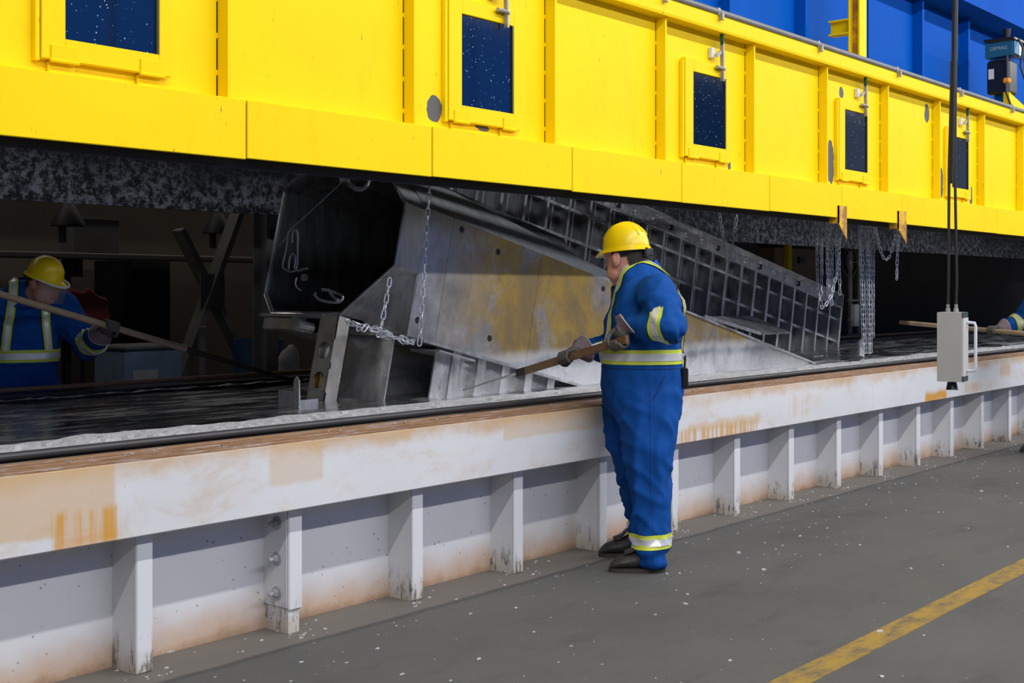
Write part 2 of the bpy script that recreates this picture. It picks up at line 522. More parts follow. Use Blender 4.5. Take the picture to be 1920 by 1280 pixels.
MAT['teal'] = plain('hoist_teal', (.012, .10, .20), .4, var=.12)
MAT['white'] = plain('white_plastic', (.62, .64, .68), .5, var=.08)
MAT['silver_mark'] = plain('pale_lettering', (.30, .36, .42), .5)
MAT['orange'] = plain('orange_plastic', (.75, .28, .01), .5)
def m_cloth(name, a, b, bump=.3):
    t = NT(name); P = t.pos(True)
    c = t.mix(t.noise(P, 5, 6, .65), a, b)
    w = t.noise(P, 260, 2)
    t.bump(t.math('ADD', t.math('MULTIPLY', w, .15), t.noise(t.sc(P, (1, 1, .5)), 22, 5)), bump, .012)
    return t.set(c, .8, 0, .2)
MAT['coverall'] = m_cloth('blue_coverall', (.0, .040, .215), (.003, .085, .36))
MAT['navy'] = m_cloth('navy_coverall', (.002, .010, .05), (.004, .02, .09))
MAT['seam'] = plain('coverall_seam', (.0, .030, .16), .85, obj=True)
MAT['lime'] = plain('lime_tape', (.62, .70, .06), .5, var=.08, obj=True, scale=20)
def m_silver():
    t = NT('reflective_tape'); P = t.pos(True)
    c = t.mix(t.noise(P, 14, 4), (.52, .54, .58), (.86, .86, .88))
    return t.set(c, .3, .25)
MAT['silver'] = m_silver()
def m_skin():
    t = NT('skin'); P = t.pos(True)
    c = t.mix(t.noise(P, 9, 5), (.54, .23, .17), (.68, .36, .28))
    t.b.inputs['Subsurface Weight'].default_value = .1
    t.b.inputs['Subsurface Radius'].default_value = (.02, .008, .004)
    t.bump(t.noise(P, 60, 4), .1, .004)
    return t.set(c, .5, 0, .4)
MAT['skin'] = m_skin()
MAT['hair'] = plain('dark_hair', (.018, .012, .009), .6, var=.5, scale=60, obj=True, bump=.5)
def m_helmet():
    t = NT('hard_hat_yellow'); P = t.pos(True)
    c = t.mix(t.noise(P, 4, 4), (.80, .56, .0), (.90, .66, .004))
    k = t.rng(t.noise(t.sc(P, (1, 1, 2)), 26, 7, .8), .64, .68)
    c = t.mix(t.math('MULTIPLY', k, .7), c, (.10, .07, .02))
    return t.set(c, .3, 0, .5)
MAT['helmet'] = m_helmet()
MAT['glove'] = plain('grey_leather', (.10, .095, .085), .8, var=.5, scale=25, obj=True, bump=.3)
MAT['cuff'] = plain('mauve_leather', (.20, .145, .17), .8, var=.3, scale=25, obj=True, bump=.25)
MAT['cuff_edge'] = plain('pale_leather_edge', (.50, .46, .46), .8, var=.15, obj=True)
MAT['boot'] = plain('worn_boot_leather', (.035, .030, .027), .55, var=.5, scale=25, obj=True, bump=.3)
MAT['sole'] = plain('boot_sole', (.045, .036, .028), .75, var=.4, scale=25, obj=True)
MAT['eye_white'] = plain('eye_white', (.7, .68, .66), .3, obj=True)
MAT['lip'] = plain('lip_skin', (.42, .16, .13), .5, obj=True)
def m_visor():
    t = NT('clear_visor')
    t.b.inputs['Transmission Weight'].default_value = .9
    t.b.inputs['IOR'].default_value = 1.1
    return t.set((.85, .88, .9), .15)
MAT['visor'] = m_visor()
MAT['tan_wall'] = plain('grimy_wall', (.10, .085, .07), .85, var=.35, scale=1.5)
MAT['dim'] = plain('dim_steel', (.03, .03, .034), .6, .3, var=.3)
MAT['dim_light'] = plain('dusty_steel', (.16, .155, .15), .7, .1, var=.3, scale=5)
MAT['red_cloth'] = plain('red_cloth', (.16, .018, .015), .85, var=.4, scale=10, obj=True)
MAT['sack'] = plain('white_sack', (.52, .49, .46), .85, var=.25, scale=9)
MAT['bin'] = plain('blue_white_tote', (.22, .30, .42), .5, var=.4, scale=5)
MAT['drum'] = plain('blue_drum', (.015, .055, .13), .5, var=.3)
MAT['tan'] = plain('tan_board', (.28, .20, .13), .8, var=.3)
MAT['hall_grey'] = plain('hall_cladding', (.22, .23, .24), .7, var=.2, scale=1)
# ------------------------------------------------------------------ the hall
def struct(name, mb, mat, smooth=False):
    o = mb.build(name, mat, None, smooth)
    o['kind'] = 'structure'
    return o
struct('floor', MB().box(-8, 46, -13, 10.6, -.2, 0), MAT['floor'])
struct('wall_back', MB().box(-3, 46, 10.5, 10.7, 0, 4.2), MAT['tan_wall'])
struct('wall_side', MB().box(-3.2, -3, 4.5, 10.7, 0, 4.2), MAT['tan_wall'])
struct('added_canopy', MB().box(-3.2, 46, 7.15, 10.7, 3.5, 3.7), MAT['soot'])  # unseen slab added over the far aisle to keep it dark
wf = struct('wall_front', MB().box(-8, 46, -13.2, -13, 0, 3.0), MAT['hall_grey'])
for i in range(9):      # blue cladding bays on the opposite side of the hall
    o = MB().box(-2 + i * 5.2, 3.05 + i * 5.2, -13.02, -12.85, 3.05, 9.0).build('cladding_panel', MAT['blue'], wf)
# worn yellow walkway line painted on the floor
ln = MB().box(-6, 44, 2.19, 2.315, 0.0, .0025).build('walkway_line', MAT['line'])
tagged(ln, 'worn yellow walkway line painted along the grey floor', 'floor line')

# ------------------------------------------------------------------ tank casing
YF, YR, YB = 4.21, 4.376, 4.13       # post fronts, recessed wall, beam front
XA, XB = -1.0, 34.0
PX0, PIT = 2.827, .75
tank = thing('galvanizing_tank', 'long white steel tank casing with rust stains and a row of upright ribs', 'tank', (10, 5.6, 0))
for k in range(-4, 26):                                   # recessed wall plates
    MB().box(PX0 + k * PIT, PX0 + (k + 1) * PIT - .002, YR, YR + .05, 0, .56).build('wall_plate', MAT['tank_wall'], tank)
pm = MB()
pm.box(-.076, 0, 0, .012, 0, .56, .006).box(-.076, -.064, .012, YR - YF, 0, .56)
post_me = pm.mesh('post', MAT['post'])
pm = MB()
pm.box(-.076, 0, 0, .012, .10, .56, .006).box(-.080, -.064, .012, YR - YF, .112, .56).box(-.070, -.010, .012, .024, 0, .14).box(-.072, -.060, .02, YR - YF, 0, .12)
post_b_me = pm.mesh('post', MAT['post'])
bm_ = MB()
bm_.lathe((0, 0, 0), [(.030, 0), (.030, .004), (.002, .004)], 16, (-1, 0, 0))
bm_.lathe((0, 0, 0), [(.018, .004), (.018, .022), (.003, .023)], 6, (-1, 0, 0))
bm_.lathe((0, 0, 0), [(.010, .02), (.010, .045), (.002, .047)], 12, (-1, 0, 0))
bolt_me = bm_.mesh('bolt', plain('painted_bolt', (.42, .43, .44), .45, .3, var=.2, scale=20))
for k in range(-4, 25):
    bolted = k == 1 or k == -3 or k == 17
    x = PX0 + k * PIT
    p = link('post', post_b_me if bolted else post_me, tank, mw=Matrix.Translation((x, YF, 0)))
    if bolted:
        for zz in (.168, .317, .471):
            link('bolt', bolt_me, p, mw=Matrix.Translation((x - .080, YF + .075, zz)))
cuts = [XA, 1.0, 9.2, 13.4, 17.8, 22.5, 28, XB]
for a, b in zip(cuts[:-1], cuts[1:]):
    mb = MB()
    mb.prism([(a + .0008, YB, .552), (a + .0008, YB + .008, .546), (a + .0008, YB + .06, .546), (a + .0008, YB + .06, .837), (a + .0008, YB + .006, .837), (a + .0008, YB, .831)], (b - a - .0016, 0, 0))
    mb.box(a, b, YB + .06, 4.40, .546, .575)
    mb.box(a, b, 4.376, 4.40, .5, .84)
    mb.build('top_beam', MAT['beam'], tank)
for (y0, y1, z1, seed) in ((YB + .002, YB + .035, .846, 1), (YB + .03, YB + .075, .855, 2), (YB + .07, YB + .12, .862, 3)):
    x = XA; rr = random.Random(seed)
    while x < XB:
        L = rr.uniform(2.2, 4.2); x2 = min(XB, x + L)
        dz = rr.uniform(-.002, .002)
        MB().box(x + .001, x2 - .001, y0, y1, .830, z1 + dz, .003).build('ledge_strip', MAT['ledge'], tank)
        x = x2
MB().tube([(XA, 4.27, .882), (XB, 4.27, .882)], .0165, 14).build('rim_pipe', MAT['pipe'], tank, True)
MB().box(XA, XB, 4.25, 4.44, .80, .860).build('near_rim', MAT['dark_steel'], tank)
MB().box(XA, XB, 4.40, 4.44, .30, .80).build('near_lining', MAT['soot'], tank)
MB().box(XA, XB, 6.97, 7.12, .0, .862).build('far_rim', MAT['dark_steel'], tank)
MB().tube([(XA, 7.09, .885), (XB, 7.09, .885)], .0165, 10).build('far_rim_pipe', MAT['wood'], tank, True)
MB().box(XA - .04, XA, YF, 7.1, 0, .86).build('end_plate', MAT['tank_wall'], tank)
MB().box(XB, XB + .04, YF, 7.1, 0, .86).build('end_plate', MAT['tank_wall'], tank)

# molten zinc and the skin of dross along its edges
ZN = .82
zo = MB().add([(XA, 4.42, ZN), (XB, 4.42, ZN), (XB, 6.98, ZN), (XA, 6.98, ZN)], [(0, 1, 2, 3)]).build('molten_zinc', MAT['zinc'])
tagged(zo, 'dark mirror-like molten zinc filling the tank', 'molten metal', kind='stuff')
def dross(name, y0, fn, x0, x1, dx, dy, h0, hs, label):
    mb = MB(); idx = {}
    nx = int((x1 - x0) / dx); ny = 16
    for i in range(nx + 1):
        x = x0 + i * dx
        w = fn(x)
        for j in range(ny + 1):
            y = y0 + w * j / ny
            n1 = noise.noise(V((x * 9, y * 9, 3))); n2 = noise.noise(V((x * 31, y * 31, 9)))
            fall = 1 - (j / ny) ** 3
            idx[i, j] = len(mb.v)
            mb.v.append(V((x, y, h0 + max(-.004, hs * (.55 + .6 * n1 + .5 * n2) * fall - .003 * (j == ny)))))
    for i in range(nx):
        for j in range(ny):
            mb.f.append((idx[i, j], idx[i + 1, j], idx[i + 1, j + 1], idx[i, j + 1]))
    o = mb.build(name, MAT['dross'])
    return tagged(o, label, 'dross', kind='stuff')
dross('dross_crust', 4.43, lambda x: .72 + .12 * noise.noise(V((x * 1.7, 0, 0))) + .06 * noise.noise(V((x * 6, 4, 0))), 1.0, 26, .03, .03, ZN + .002, .03,
      'pale crumbly zinc dross along the near edge of the bath')
dross('dross_crust', 6.90, lambda x: .075 + .03 * noise.noise(V((x * 5, 8, 0))), 3.0, 16, .04, .03, ZN + .012, .02,
      'thin white dross line along the far rim of the bath')
def flakes(name, spots, label, mat):
    mb = MB()
    for (x, y, z, s) in spots:
        a = random.uniform(0, 6.28); n = random.choice((4, 5, 6)); top = []
        for k in range(n):
            q = a + 6.283 * k / n; r_ = s * random.uniform(.45, 1.0)
            top.append(V((x + r_ * math.cos(q), y + r_ * .6 * math.sin(q), z + s * random.uniform(.1, .35))))
        n0 = len(mb.v)
        mb.v += top + [V((p.x, p.y, z)) for p in top]
        mb.f += [tuple(range(n0, n0 + n))] + [(n0 + k, n0 + (k + 1) % n, n0 + n + (k + 1) % n, n0 + n + k) for k in range(n)]
    o = mb.build(name, mat)
    return tagged(o, label, 'flakes', kind='stuff')
rr = random.Random(3); sp = []
for i in range(520):
    y = 4.2 - abs(rr.gauss(0, .75)); x = rr.uniform(1.5, 20)
    if y > YF - .02: y = YF - .02
    sp.append((x, y, 0.0, rr.choice((.006, .008, .010, .014))))
for i in range(170):
    x = rr.uniform(1.5, 18); k = round((x - PX0) / PIT); xx = PX0 + k * PIT + rr.gauss(-.03, .06)
    sp.append((xx, YF - rr.uniform(.0, .09), 0.0, rr.uniform(.006, .016)))
for i in range(120): sp.append((rr.uniform(1.5, 20), rr.uniform(YF, YR - .01), 0.0, rr.uniform(.006, .014)))
for (px, py, s) in ((1385, 1037, .032), (1432, 1068, .02), (1250, 1076, .02), (320, 1222, .022), (1500, 1005, .02), (1840, 921, .03), (1654, 1268, .016), (1650, 1185, .03), (1708, 1066, .018), (1283, 1131, .012)):
    p = atZ(px, py, 0); sp.append((p.x, p.y, 0.0, s))
flakes('zinc_flakes', sp, 'scattered pale zinc flakes on the floor beside the tank', MAT['dross'])
p = atZ(100, 1270, 0); q = atZ(122, 1262, 0)
o = MB().bar(atZ(72, 1274, .006), atZ(124, 1258, .006), .02, .012).build('zinc_sliver', MAT['dross'])
tagged(o, 'thin pale sliver of zinc on the floor at the foot of the wall', 'zinc scrap')
sp = []
for i in range(260):
    sp.append((rr.uniform(2, 20), rr.uniform(4.15, 4.255), .858, rr.uniform(.003, .010)))
for i in range(40):
    sp.append((rr.uniform(2, 20), rr.uniform(4.45, 4.8), .862, rr.uniform(.015, .035)))
flakes('zinc_flakes', sp, 'small zinc flakes lying on the tank ledge', MAT['dross'])

# ------------------------------------------------------------------ yellow hood over the tank
YP, YG, YS = 4.35, 4.28, 4.262       # panel plane, rib fronts, skirt front
def xs_of(v, Y):                      # 1/(2950-px) scale to X on plane Y
    px = 2950 - 1 / (v * 1e-3)
    return atY(px, 400, Y).x
RIB0 = atY(757, 400, YP).x
RIBP = atY(1023, 400, YP).x - RIB0
RIBP = (atY(1832, 400, YP).x - RIB0) / 7.0
hood = thing('tank_hood', 'bright yellow steel hood with windows hanging over the tank', 'hood', (12, 5.6, 2.0))
chips = []
for (px, py, rx, rz, wob) in ((814, 205, .055, .065, .25), (1738, 212, .055, .085, .3), (1577, 173, .04, .045, .3), (1557, 305, .06, .16, .35),
                              (1764, 345, .05, .14, .35), (1820, 368, .045, .09, .3), (1367, 309, .02, .04, .3), (903, 238, .05, .02, .6)):
    c = atY(px, py, YP); chips.append((c.x, c.z, rx, rz, wob * 1.5, 13))
MAT['yellow_panel'] = m_yellow('yellow_panel_paint', chips)
ZP0, ZP1, ZL0, ZL1, ZT = 2.20, 3.20, 2.030, 2.278, 3.272
rib_me = MB().box(0, .016, 0, YP - YG, ZL1 - .01, 3.20).mesh('rib', MAT['yellow'])
weld_me = MB().box(0, .010, -.006, .006, -.012, .012, .004).mesh('weld_bead', MAT['yellow_clean'])
MAT['clamp'] = plain('clamp_steel', (.36, .34, .31), .45, .4, var=.4, scale=40)
def window_at(xa):
    """hinged window hatch in the bay starting at xa"""
    x0, x1 = xa + .350 * RIBP, xa + .722 * RIBP
    f0, f1 = xa + .262 * RIBP, xa + .772 * RIBP
    zb, zt, fb, ft = 2.418, 2.884, 2.335, 2.965
    hatch = MB()
    y0, y1 = YP - .034, YP - .002
    hatch.box(f0, x0, y0, y1, fb, ft, .003).box(x1, f1, y0, y1, fb, ft, .003).box(x0, x1, y0, y1, fb, zb, .003).box(x0, x1, y0, y1, zt, ft, .003)
    h = hatch.build('window_hatch', MAT['yellow'], hood)
    MB().box(x0 + .001, x1 - .001, y0 + .012, y0 + .018, zb + .001, zt - .001).build('pane', MAT['glass'], h)
    MB().box(x1 - .012, x1 - .001, y0 + .003, y0 + .012, zb + .001, zt - .001).build('seal', MAT['black'], h)
    for hx in (f0 + .09, f1 - .09):
        g = MB().box(hx - .055, hx + .055, y0 - .006, y0 + .001, fb - .002, fb + .055, .002).box(hx - .055, hx + .055, YP - .016, YP - .003, fb - .06, fb - .006, .002)
        g.tube([(hx - .058, y0 - .003, fb - .004), (hx + .058, y0 - .003, fb - .004)], .008, 8)
        g.build('hinge', MAT['yellow_clean'], h)
    MB().box(f0 - .022, f0 - .004, YP - .028, YP - .002, fb - .01, ft - .02, .002).build('stop_bar', MAT['yellow'], hood)
    MB().box(f0 - .004, f1, YP - .012, YP - .002, fb - .055, fb - .045).build('drip_bar', MAT['yellow'], hood)
    # toggle clamp above the pane
    cx = xa + .628 * RIBP
    MB().box(cx - .075, cx - .035, YP - .03, YP - .002, 3.005, 3.075, .003).build('clamp_base', MAT['white'], hood)
    a = MB()
    a.bar((cx - .045, YP - .045, 3.02), (cx + .015, YP - .055, 3.06), .012, .022).bar((cx + .012, YP - .055, 3.12), (cx + .018, YP - .055, 2.86), .014, .026, (0, 1, 0))
    a.tube([(cx - .055, YP - .055, 2.945), (cx + .02, YP - .055, 2.945)], .012, 8).tube([(cx + .016, YP - .08, 2.935), (cx + .016, YP - .03, 2.935)], .008, 8)
    a.build('clamp_arm', MAT['clamp'], hood)
    MB().tube([(cx + .012, YP - .058, 3.10), (cx - .004, YP - .062, 3.14), (cx - .012, YP - .066, 3.21)], [.010, .014, .013], 8).build('clamp_handle', MAT['green'], hood, True)
    return (x0, x1, zb, zt)
for k in range(-6, 22):
    xa = RIB0 + k * RIBP
    b0, b1 = xa + .018, xa + RIBP - .006
    mb = MB()
    if k % 2 == 0:
        x0, x1, zb, zt = xa + .350 * RIBP, xa + .722 * RIBP, 2.418, 2.884
        mb.box(b0, x0, YP, YP + .01, ZP0, ZP1).box(x1, b1, YP, YP + .01, ZP0, ZP1).box(x0, x1, YP, YP + .01, ZP0, zb).box(x0, x1, YP, YP + .01, zt, ZP1)
        window_at(xa)
    else:
        mb.box(b0, b1, YP, YP + .01, ZP0, ZP1)
    mb.build('panel', MAT['yellow_panel'], hood)
    r_ = link('rib', rib_me, hood, mw=Matrix.Translation((xa, YG, 0)))
    if -2 <= k <= 9:
        for j in range(6):
            link('weld_bead', weld_me, r_, mw=Matrix.Translation((xa - .008, YP, 2.35 + j * .155 + .02 * (k % 3))))
SK = [.3367 + .0654 * i for i in range(-2, 12)]
SK = [s for s in SK if s > .2]
sx = [atY(2950 - 1 / (s * 1e-3), 300, YS).x for s in SK]
dlt = sx[3] - sx[2]
sx = [sx[0] - dlt * 2, sx[0] - dlt] + sx
while sx[-1] < 30: sx.append(sx[-1] + dlt)
for i in range(len(sx) - 1):
    dz = random.Random(i).uniform(-.006, .006)
    MB().box(sx[i] + .0035, sx[i + 1] - .0035, YS, YS + .012, ZL0 + dz, ZL1 + dz * .3, .003).box(sx[i] + .0035, sx[i + 1] - .0035, YS + .012, YP + .01, ZL1 - .012, ZL1 - .002).build('skirt_plate', MAT['yellow'], hood)
HX0, HX1 = sx[0], sx[-1]
# top flange, conduit and its clips
MB().prism([(HX0, 4.255, 3.165), (HX0, 4.250, 3.18), (HX0, 4.250, 3.262), (HX0, 4.262, 3.272), (HX0, YP + .02, 3.272), (HX0, YP + .02, 3.165)], (HX1 - HX0, 0, 0)).build('top_flange', MAT['yellow'], hood)
MB().tube([(HX0, 4.262, 3.292), (HX1, 4.262, 3.292)], .022, 12).build('conduit', MAT['conduit'], hood, True)
clip_me = MB().box(-.012, .012, -.03, .03, -.028, .026, .004).box(-.010, .010, -.058, -.028, -.06, -.01, .003).mesh('conduit_clip', MAT['clamp'])
for px in (1240, 1345, 1532, 1680, 1797, 1893):
    x = atY(px, 60, 4.262).x
    link('conduit_clip', clip_me, hood, mw=Matrix.Translation((x, 4.272, 3.292)))
MB().box(HX0, HX1, YP + .012, YP + .03, 2.0, 2.22).build('rubber_seal', MAT['black'], hood)
MB().box(HX0, HX1, YP + .03, YP + .05, 2.02, 3.2).build('inner_lining', MAT['soot'], hood)
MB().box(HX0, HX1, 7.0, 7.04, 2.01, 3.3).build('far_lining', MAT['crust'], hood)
MB().box(HX0, HX1, YP + .02, 7.04, 3.24, 3.268).build('roof', MAT['yellow'], hood)
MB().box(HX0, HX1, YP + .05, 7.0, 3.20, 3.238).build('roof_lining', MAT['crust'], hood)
for yy in (5.03, 5.18, 5.32, 5.45, 5.97):
    MB().box(HX0, HX1, yy - .03, yy + .03, 2.345, 2.385).build('chain_bar', MAT['dark_steel'], hood)
MB().box(HX0, HX0 + .04, YP, 7.04, 2.03, 3.25).build('end_wall', MAT['yellow'], hood)
MB().box(HX1 - .04, HX1, YP, 7.04, 2.03, 3.25).build('end_wall', MAT['yellow'], hood)
# bent guide tongues hanging from the skirt
for (px, y0, y1) in ((1580, 385, 448), (1692, 395, 456)):
    a = atY(px - 7, y0, YS - .012); b = atY(px - 7, y1, YS - .012); w = atY(px + 8, y0, YS - .012).x - a.x
    mb = MB().prism([(a.x, YS - .012, a.z), (a.x + w, YS - .012, a.z), (a.x + w, YS - .012, b.z), (a.x, YS - .012, b.z + .12)], (0, .010, 0))
    mb.box(a.x, a.x + .008, YS - .012, YS + .07, b.z + .12, a.z)
    mb.build('guide_tongue', MAT['rusty_yellow'], hood)

# ------------------------------------------------------------------ blue superstructure above the hood
blue = thing('blue_superstructure', 'ribbed blue steel wall rising behind the yellow hood', 'steel wall', (18, 5.2, 3.27))
YBL = 5.05
edges = [atY(px, 60, YBL).x for px in (1347, 1490)]
bp = edges[1] - edges[0]
x = edges[0] - 4 * bp
rib2 = MB().box(0, .05, -.10, 0, 0, 2.9).mesh('wall_rib', MAT['blue'])
while x < 32:
    MB().box(x + .002, x + bp - .002, YBL, YBL + .02, 3.27, 6.2).build('wall_panel', MAT['blue'], blue)
    link('wall_rib', rib2, blue, mw=Matrix.Translation((x, YBL, 3.28)))
    x += bp
zb_ = atY(1806, 0, YBL - .35).z
MB().box(edges[0] + 2.2 * bp, 32, YBL - .35, YBL, zb_, zb_ + .35).build('overhang_beam', MAT['blue'], blue)
# yellow column with a stub arm
a = atY(1612, 100, 4.60)
ycol = thing('yellow_column', 'rusty yellow steel column standing on the hood in front of the blue wall', 'column', (a.x + .1, 4.7, 3.27))
cw = atY(1625, 100, 4.60).x - a.x
yb2 = atX(1590, 100, a.x).y
MB().box(a.x, a.x + cw, 4.60, 4.618, 3.28, 6.0, .003).build('flange', MAT['yellow_clean'], ycol)
MB().box(a.x, a.x + cw, yb2 - .016, yb2, 3.28, 6.0, .003).build('flange', MAT['yellow_clean'], ycol)
MB().box(a.x + cw * .4, a.x + cw * .4 + .014, 4.618, yb2 - .016, 3.28, 6.0).build('web', MAT['rusty_yellow'], ycol)
MB().box(a.x - .04, a.x + cw + .06, 4.56, yb2 + .05, 3.268, 3.285, .004).build('base_plate', MAT['yellow_clean'], ycol)
c0 = atX(1556, 41, a.x + .03); c1 = atX(1588, 64, a.x + .03)
MB().box(a.x + .05, a.x + .062, yb2, c0.y, c1.z, c0.z).box(a.x, a.x + .11, yb2, c0.y, c0.z - .012, c0.z).box(a.x, a.x + .11, yb2, c0.y, c1.z, c1.z + .012).build('stub_arm', MAT['yellow_clean'], ycol)

# ------------------------------------------------------------------ electric chain hoist on the hood
YH = 4.42
HXP = atY(1898, 100, YH).x
def hb(px0, py0, px1, py1):
    p, q = atX(px0, py1, HXP), atX(px1, py0, HXP)
    return q.y, p.y, p.z, q.z
y0, y1, z0, z1 = hb(1847, 75, 1898, 110)
hoist = thing('chain_hoist', 'teal and black electric chain hoist at the right above the hood', 'hoist', (HXP + .15, YH + .15, 3.27))
MB().prism([(HXP, y1, z0), (HXP, y0, z0 + .012), (HXP, y0, z1 + .005), (HXP, y1, z1 - .01)], (.27, 0, 0)).build('motor_housing', MAT['teal'], hoist)
MB().box(HXP - .02, HXP + .30, y0 - .03, y1 + .01, z1, z1 + .035, .008).build('housing_lid', MAT['black_gloss'], hoist)
MB().box(HXP + .02, HXP + .25, y0 - .02, y0, z0 + .02, z1, .006).build('end_cap', plain('bright_teal', (.02, .16, .30), .4), hoist)
MB().box(HXP + .14, HXP + .20, y0 - .024, y0 - .02, z1 - .14, z1 - .03).build('label_plate', MAT['white'], hoist)
gy0, gy1, gz0, gz1 = hb(1849, 112, 1892, 178)
MB().box(HXP + .01, HXP + .26, gy0, gy1, gz0, gz1 + .012, .02).build('gear_case', MAT['black_gloss'], hoist)
ly0, ly1, lz0, lz1 = hb(1853, 129, 1863, 149)
MB().box(HXP + .004, HXP + .012, ly0, ly1, lz0, lz1).build('sticker', MAT['white'], hoist)
oy0, oy1, oz0, oz1 = hb(1883, 146, 1897, 158)
MB().box(HXP - .06, HXP + .0, oy0, oy1, oz0, oz1, .015).build('hook_block', MAT['orange'], hoist)
om = (oy0 + oy1) / 2
MB().tube([(HXP - .03, om, oz1), (HXP - .03, om, z0)], .012, 8).build('load_chain', MAT['dark_steel'], hoist)
by0, by1, bz0, bz1 = hb(1884, 173, 1896, 198)
MB().box(HXP - .05, HXP - .03, by0, by1, 3.268, bz1, .003).build('bracket', MAT['yellow_clean'], hoist)
MB().prism([(HXP - .03, by0, 3.27), (HXP + .9, by0, 3.27), (HXP + .9, by0, 3.33), (HXP - .03, by0, bz1 - .01)], (0, .02, 0)).build('base_plate', MAT['yellow_clean'], hoist)
MB().box(HXP + .1, HXP + .2, gy0 + .05, gy1 - .05, 3.268, gz0 + .01).build('mount_post', MAT['blue'], hoist)
MB().tube([(HXP + .1, y0 - .03, z1 + .02), (HXP + .12, y0 - .07, z1 - .08), (HXP + .1, y0 - .05, z0 - .10), (HXP + .14, y0 - .10, z0 - .3)], .012, 8).build('cable', MAT['black'], hoist, True)
MB().tube([(HXP - .06, om, oz0), (HXP - .08, om - .01, oz0 - .10), (HXP - .08, om - .05, oz0 - .22), (HXP - .08, om - .10, oz0 - .28)], .011, 8).build('cable', MAT['black'], hoist, True)
MB().tube([(HXP + .1, y0 + .09, z1 + .03), (HXP + .1, y0 + .09, z1 + .14)], [.03, .045], 10).build('hanger_eye', MAT['dark_steel'], hoist, True)
def lettering(txt, h, mat, parent, origin, ax, ay, name='lettering'):
    cu = bpy.data.curves.new('t', 'FONT'); cu.body = txt; cu.size = h; cu.extrude = .0015; cu.resolution_u = 3
    to = bpy.data.objects.new('t', cu); COL.objects.link(to)
    dg = bpy.context.evaluated_depsgraph_get(); dg.update()
    me = bpy.data.meshes.new_from_object(to.evaluated_get(dg))
    bpy.data.objects.remove(to)
    me.materials.clear(); me.materials.append(mat)
    ax, ay = V(ax).normalized(), V(ay).normalized(); az = ax.cross(ay)
    mw = Matrix((ax, ay, az)).transposed().to_4x4(); mw.translation = V(origin)
    return link(name, me, parent, mw=mw)
t0 = atX(1856, 95.5, HXP - .001)
lettering('DEMAG', .052, MAT['silver_mark'], hoist, t0, (0, -1, 0), (0, 0, 1))

# ------------------------------------------------------------------ pendant control box
DP = 8.0
pc = atD(1785, 650, DP)
pend = thing('pendant_control_box', 'grey pendant control box hanging on black cables at the right', 'control box', (pc.x, pc.y, atD(1785, 728, DP).z))
fw = V((CP, SP, 0)); rt = V((SP, -CP, 0)); up = V((0, 0, 1))
dn = (-fw * .86 - rt * .50).normalized()      # broad grey side faces left of the camera
sd = up.cross(dn).normalized()                # along that broad side
k_ = DP / FPX
zb0, zt0 = atD(1785, 714, DP).z, atD(1785, 585, DP).z
zc, hh = (zb0 + zt0) / 2, (zt0 - zb0) / 2
hw_, hd_ = .075, .085
cc = V((pc.x, pc.y, zc))
MB().obox(cc, sd, dn, up, hw_, hd_, hh).build('box_body', MAT['grey_box'], pend)
MB().obox(cc + sd * (hw_ + .004), sd, dn, up, .006, hd_ - .004, hh - .035).build('front_cover', MAT['pend_light'], pend)
for s in (1, -1):
    MB().obox(cc + sd * (hw_ + .002) + up * s * (hh - .018), sd, dn, up, .006, hd_ - .002, .018).build('corner_cap', MAT['teal_dark'], pend)
hp = cc + sd * (hw_ + .012) - dn * .035
MB().tube([hp + up * .155, hp + sd * .045 + up * .150, hp + sd * .050 + up * .13, hp + sd * .050 - up * .13, hp + sd * .045 - up * .150, hp - up * .155], .010, 10).build('handle', MAT['white'], pend, True)
MB().lathe(cc - up * (hh + .055), [(.038, 0), (.036, .006), (.026, .055), (.002, .055)], 16).build('emergency_knob', MAT['black_gloss'], pend, True)
for s in (-1, 1):
    base = cc + up * hh + sd * .025 * s
    MB().lathe(base, [(.016, 0), (.016, .02), (.011, .022), (.011, .05), (.003, .051)], 10).build('cable_gland', MAT['galv_bright'], pend, True)
    MB().tube([base + up * .04, base + up * .2 + rt * .004, cc + up * (hh + .9) + sd * .018 * s, cc + up * (hh + 1.6) + rt * .012 + sd * .012 * s], .0095, 8).build('cable', MAT['black'], pend, True)
ctop = cc + up * (hh + .82)
MB().tube([ctop, ctop + up * .6 + rt * .012, ctop + up * 2.6 + rt * .04], .019, 10).build('main_cable', MAT['black'], pend, True)
# ------------------------------------------------------------------ galvanized box girder being drawn from the bath
TG = R(13)
GA, GW = V((math.cos(TG), 0, -math.sin(TG))), V((math.sin(TG), 0, math.cos(TG)))
GO = V((5.1, 0, 1.331))
def G(s, y, w): return GO + GA * s + V((0, y, 0)) + GW * w
def gbox(mb, s0, s1, y0, y1, w0, w1):
    return mb.obox(G((s0 + s1) / 2, (y0 + y1) / 2, (w0 + w1) / 2), GA, (0, 1, 0), GW, abs(s1 - s0) / 2, abs(y1 - y0) / 2, abs(w1 - w0) / 2)
OCT = [(5.65, 0), (6.30, 0), (6.40, .12), (6.40, .84), (6.10, 1.0), (5.56, 1.0), (5.25, .68), (5.25, .30)]
gird = thing('box_girder', 'galvanized box girder with open octagonal end and brown stained side in the bath', 'girder', (7.0, 5.8, ZN))
def inset(pts, d):
    cy = sum(p[0] for p in pts) / len(pts); cw = sum(p[1] for p in pts) / len(pts)
    return [(cy + (y - cy) * (1 - d), cw + (w - cw) * (1 - d)) for y, w in pts]
IN = inset(OCT, .035)
